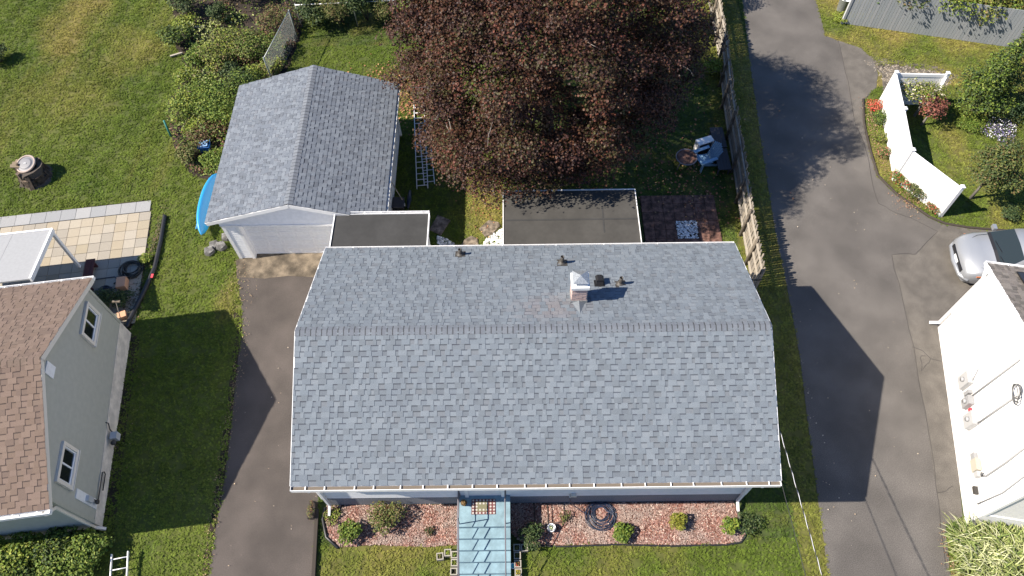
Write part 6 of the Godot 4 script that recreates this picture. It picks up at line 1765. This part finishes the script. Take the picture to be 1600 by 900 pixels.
# ---------------------------------------------------------------- the car: own frame, nose at x = 0, length along +x
func car() -> void:
	rng.seed = 91
	var t := thing("parked_car", "silver car parked nose towards the lane beside the white house", "car", Vector3(15.08, 0, -5.1), -0.075)
	own()
	var W := 0.92
	# stations: x, half width at belt, belt height, bonnet/roof height, half width at top, underside
	var stn := [[0.0, 0.62, 0.5, 0.58, 0.56, 0.25], [0.08, 0.78, 0.58, 0.7, 0.68, 0.2], [0.3, 0.88, 0.74, 0.84, 0.76, 0.2], [0.62, 0.92, 0.82, 0.95, 0.8, 0.2], [0.98, 0.92, 0.86, 1.02, 0.8, 0.2], [1.62, 0.92, 0.9, 1.55, 0.62, 0.2], [2.2, 0.92, 0.92, 1.63, 0.6, 0.2], [3.3, 0.92, 0.94, 1.6, 0.6, 0.2], [4.0, 0.91, 0.96, 1.5, 0.58, 0.2], [4.4, 0.86, 0.95, 1.08, 0.66, 0.24], [4.5, 0.78, 0.7, 0.75, 0.6, 0.3]]
	var st := mk(true)
	var rows := []
	for s in stn:
		var q := []
		for k in [[-0.94, 5], [-1.0, 0.5], [-1.0, 2], [-0.5, 9], [0.0, 3], [0.5, 9], [1.0, 2], [1.0, 0.5], [0.94, 5]]:
			var y := 0.0
			var z: float = k[0] * s[1]
			match k[1]:
				5: y = s[5]
				0.5: y = lerpf(s[5], s[2], 0.5)
				2: y = s[2]
				9:
					y = s[3] - 0.02
					z = (-s[4] if k[0] < 0 else s[4])
				3: y = s[3] + 0.02
			q.append(Vector3(s[0], y, z))
		rows.append(q)
	for i in rows.size() - 1:
		for k in 8: quad(st, rows[i][k], rows[i][k + 1], rows[i + 1][k + 1], rows[i + 1][k])
	for k in range(1, 8):
		tri(st, rows[0][0], rows[0][k + 1], rows[0][k])
		tri(st, rows[-1][0], rows[-1][k], rows[-1][k + 1])
	part(t, "body", st, M["car_paint"])
	var lift := Vector3(-0.008, 0.012, 0)
	var gl := mk(true)
	var a0: Vector3 = rows[4][3]; var a1: Vector3 = rows[4][5]; var am: Vector3 = rows[4][4]
	var b0: Vector3 = rows[5][3]; var b1: Vector3 = rows[5][5]; var bm: Vector3 = rows[5][4]
	var lo := 0.1; var hi := 0.93
	for pair in [[a0, am, b0, bm], [am, a1, bm, b1]]:
		quad(gl, pair[0].lerp(pair[2], lo) + lift, pair[1].lerp(pair[3], lo) + lift, pair[1].lerp(pair[3], hi) + lift, pair[0].lerp(pair[2], hi) + lift)
	part(t, "windscreen", gl, M["windscreen"])
	var wp := mk()
	for z in [-0.35, 0.3]: bar(wp, am.lerp(bm, 0.14) + lift * 2.2 + Vector3(0, 0, z), am.lerp(bm, 0.24) + lift * 2.2 + Vector3(0, 0, z + 0.5), 0.02, 0.015)
	part(t, "wiper", wp, M["car_black"])
	var cw := mk()
	for pair in [[a0, am, b0, bm], [am, a1, bm, b1]]:
		quad(cw, pair[0].lerp(pair[2], -0.02) + lift, pair[1].lerp(pair[3], -0.02) + lift, pair[1].lerp(pair[3], lo) + lift, pair[0].lerp(pair[2], lo) + lift)
	part(t, "cowl", cw, M["car_black"])
	for s in [2, 6]:
		var o := 3 if s == 2 else 5
		var side := Vector3(0, 0.006, -0.01 if s == 2 else 0.01)
		for w in [[5, 6, 0.12, 0.88], [6, 7, 0.08, 0.9], [7, 8, 0.1, 0.75]]:
			var g := mk()
			var p: Vector3 = rows[w[0]][s].lerp(rows[w[1]][s], w[2]); var q: Vector3 = rows[w[0]][s].lerp(rows[w[1]][s], w[3])
			var r: Vector3 = rows[w[0]][o].lerp(rows[w[1]][o], w[2]); var u: Vector3 = rows[w[0]][o].lerp(rows[w[1]][o], w[3])
			quad(g, p.lerp(r, 0.06) + side, q.lerp(u, 0.06) + side, q.lerp(u, 0.86) + side, p.lerp(r, 0.86) + side)
			part(t, "side_window", g, M["windscreen"])
		var sg := -1.0 if s == 2 else 1.0
		part(t, "mirror", box(mk(), Vector3(1.25, 1.02, sg * 1.02), Vector3(0.12, 0.14, 0.2)), M["car_paint"])
		var hl := mk()
		quad(hl, Vector3(0.1, 0.6, sg * 0.74), Vector3(0.38, 0.72, sg * 0.885), Vector3(0.46, 0.8, sg * 0.86), Vector3(0.16, 0.7, sg * 0.66))
		part(t, "headlight", hl, M["lamp_glass"])
		part(t, "indicator", box(mk(), Vector3(0.46, 0.7, sg * 0.905), Vector3(0.26, 0.05, 0.02)), M["amber"])
		var sm := mk()
		tube(sm, [Vector3(0.28, 0.79, sg * 0.55), Vector3(0.62, 0.955, sg * 0.7), Vector3(0.96, 1.028, sg * 0.72)], 0.007, 4)
		part(t, "bonnet_seam", sm, M["car_black"])
		for x in [0.92, 3.6]:
			var ax := Basis(Vector3(1, 0, 0), PI / 2 * sg)
			var wh := part(t, "wheel", lathe(mk(true), V([0.2, -0.1, 0.31, -0.09, 0.335, 0.0, 0.31, 0.09, 0.2, 0.1]), 22, Vector3(x, 0.335, sg * 0.84), ax), M["rubber"])
			part(wh, "rim", lathe(mk(true), V([0.205, 0.06, 0.2, 0.1, 0.16, 0.075, 0.05, 0.085, 0.0, 0.09]), 18, Vector3(x, 0.335, sg * 0.84), ax), M["meter_grey"])
			var arch := mk(true)
			var pts := []
			for k in 11: pts.append(Vector3(x + cos(PI * k / 10) * 0.37, 0.335 + sin(PI * k / 10) * 0.37, sg * 0.915))
			tube(arch, pts, 0.03, 5)
			part(t, "wheel_arch", arch, M["car_black"])
	part(t, "grille", box(mk(), Vector3(0.0, 0.5, 0), Vector3(0.06, 0.16, 1.1)), M["car_black"])
	part(t, "number_plate", box(mk(), Vector3(-0.035, 0.47, 0), Vector3(0.02, 0.11, 0.34)), M["white_paint"])
	part(t, "bumper", tube(mk(true), [Vector3(0.22, 0.36, -0.84), Vector3(0.0, 0.36, -0.6), Vector3(-0.06, 0.35, 0), Vector3(0.0, 0.36, 0.6), Vector3(0.22, 0.36, 0.84)], 0.085, 8), M["car_paint"])

# ---------------------------------------------------------------- service wires to the house
func wires() -> void:
	var pole := thing("utility_pole", "wooden utility pole carrying the service wires, beyond the front lawn", "utility pole", Vector3(6.6, 0, 27))
	own()
	part(pole, "shaft", tube(mk(true), [Vector3(0, -0.1, 0), Vector3(0, 10.2, 0)], [0.16, 0.11], 10), M["timber"])
	part(pole, "crossarm", box(mk(), Vector3(0, 9.6, 0), Vector3(1.8, 0.1, 0.1)), M["timber"])
	var w := thing("service_wire", "twisted black and pale service wire from the roof edge towards the street", "wire", Vector3(6.35, 3.5, 0.8), 0.0, "service wires")
	var a := Vector3(6.33, 3.75, 0.75); var b := Vector3(6.6, 9.4, 27)
	var pa := []; var pb := []
	for i in 241:
		var u := i / 240.0
		var p := a.lerp(b, u) - Vector3.UP * 0.25 * 4.0 * u * (1 - u)
		var tw := Vector3(cos(i * 1.3), sin(i * 1.3), 0) * 0.008
		pa.append(p + tw); pb.append(p - tw)
	part(w, "black_strand", tube(mk(true), pa, 0.01, 5), M["cable"])
	part(w, "pale_strand", tube(mk(true), pb, 0.006, 5), M["cable_pale"])
	part(w, "drip_loop", tube(mk(true), [Vector3(6.27, 3.95, 0.3), Vector3(6.42, 3.75, 0.35), Vector3(6.55, 3.5, 0.62), Vector3(6.5, 3.45, 0.85), Vector3(6.36, 3.6, 0.9), Vector3(6.3, 3.8, 0.7)], 0.012, 5), M["cable_pale"])
	var v := thing("service_wire", "thin single dark wire below the twisted one towards the street", "wire", Vector3(6.3, 3.0, 1.3), 0.0, "service wires")
	var pc := []
	for i in 41:
		var u := i / 40.0
		pc.append(Vector3(6.25, 3.3, 1.2).lerp(Vector3(6.6, 7.6, 27), u) - Vector3.UP * 0.3 * 4.0 * u * (1 - u))
	part(v, "strand", tube(mk(true), pc, 0.009, 5), M["cable"])
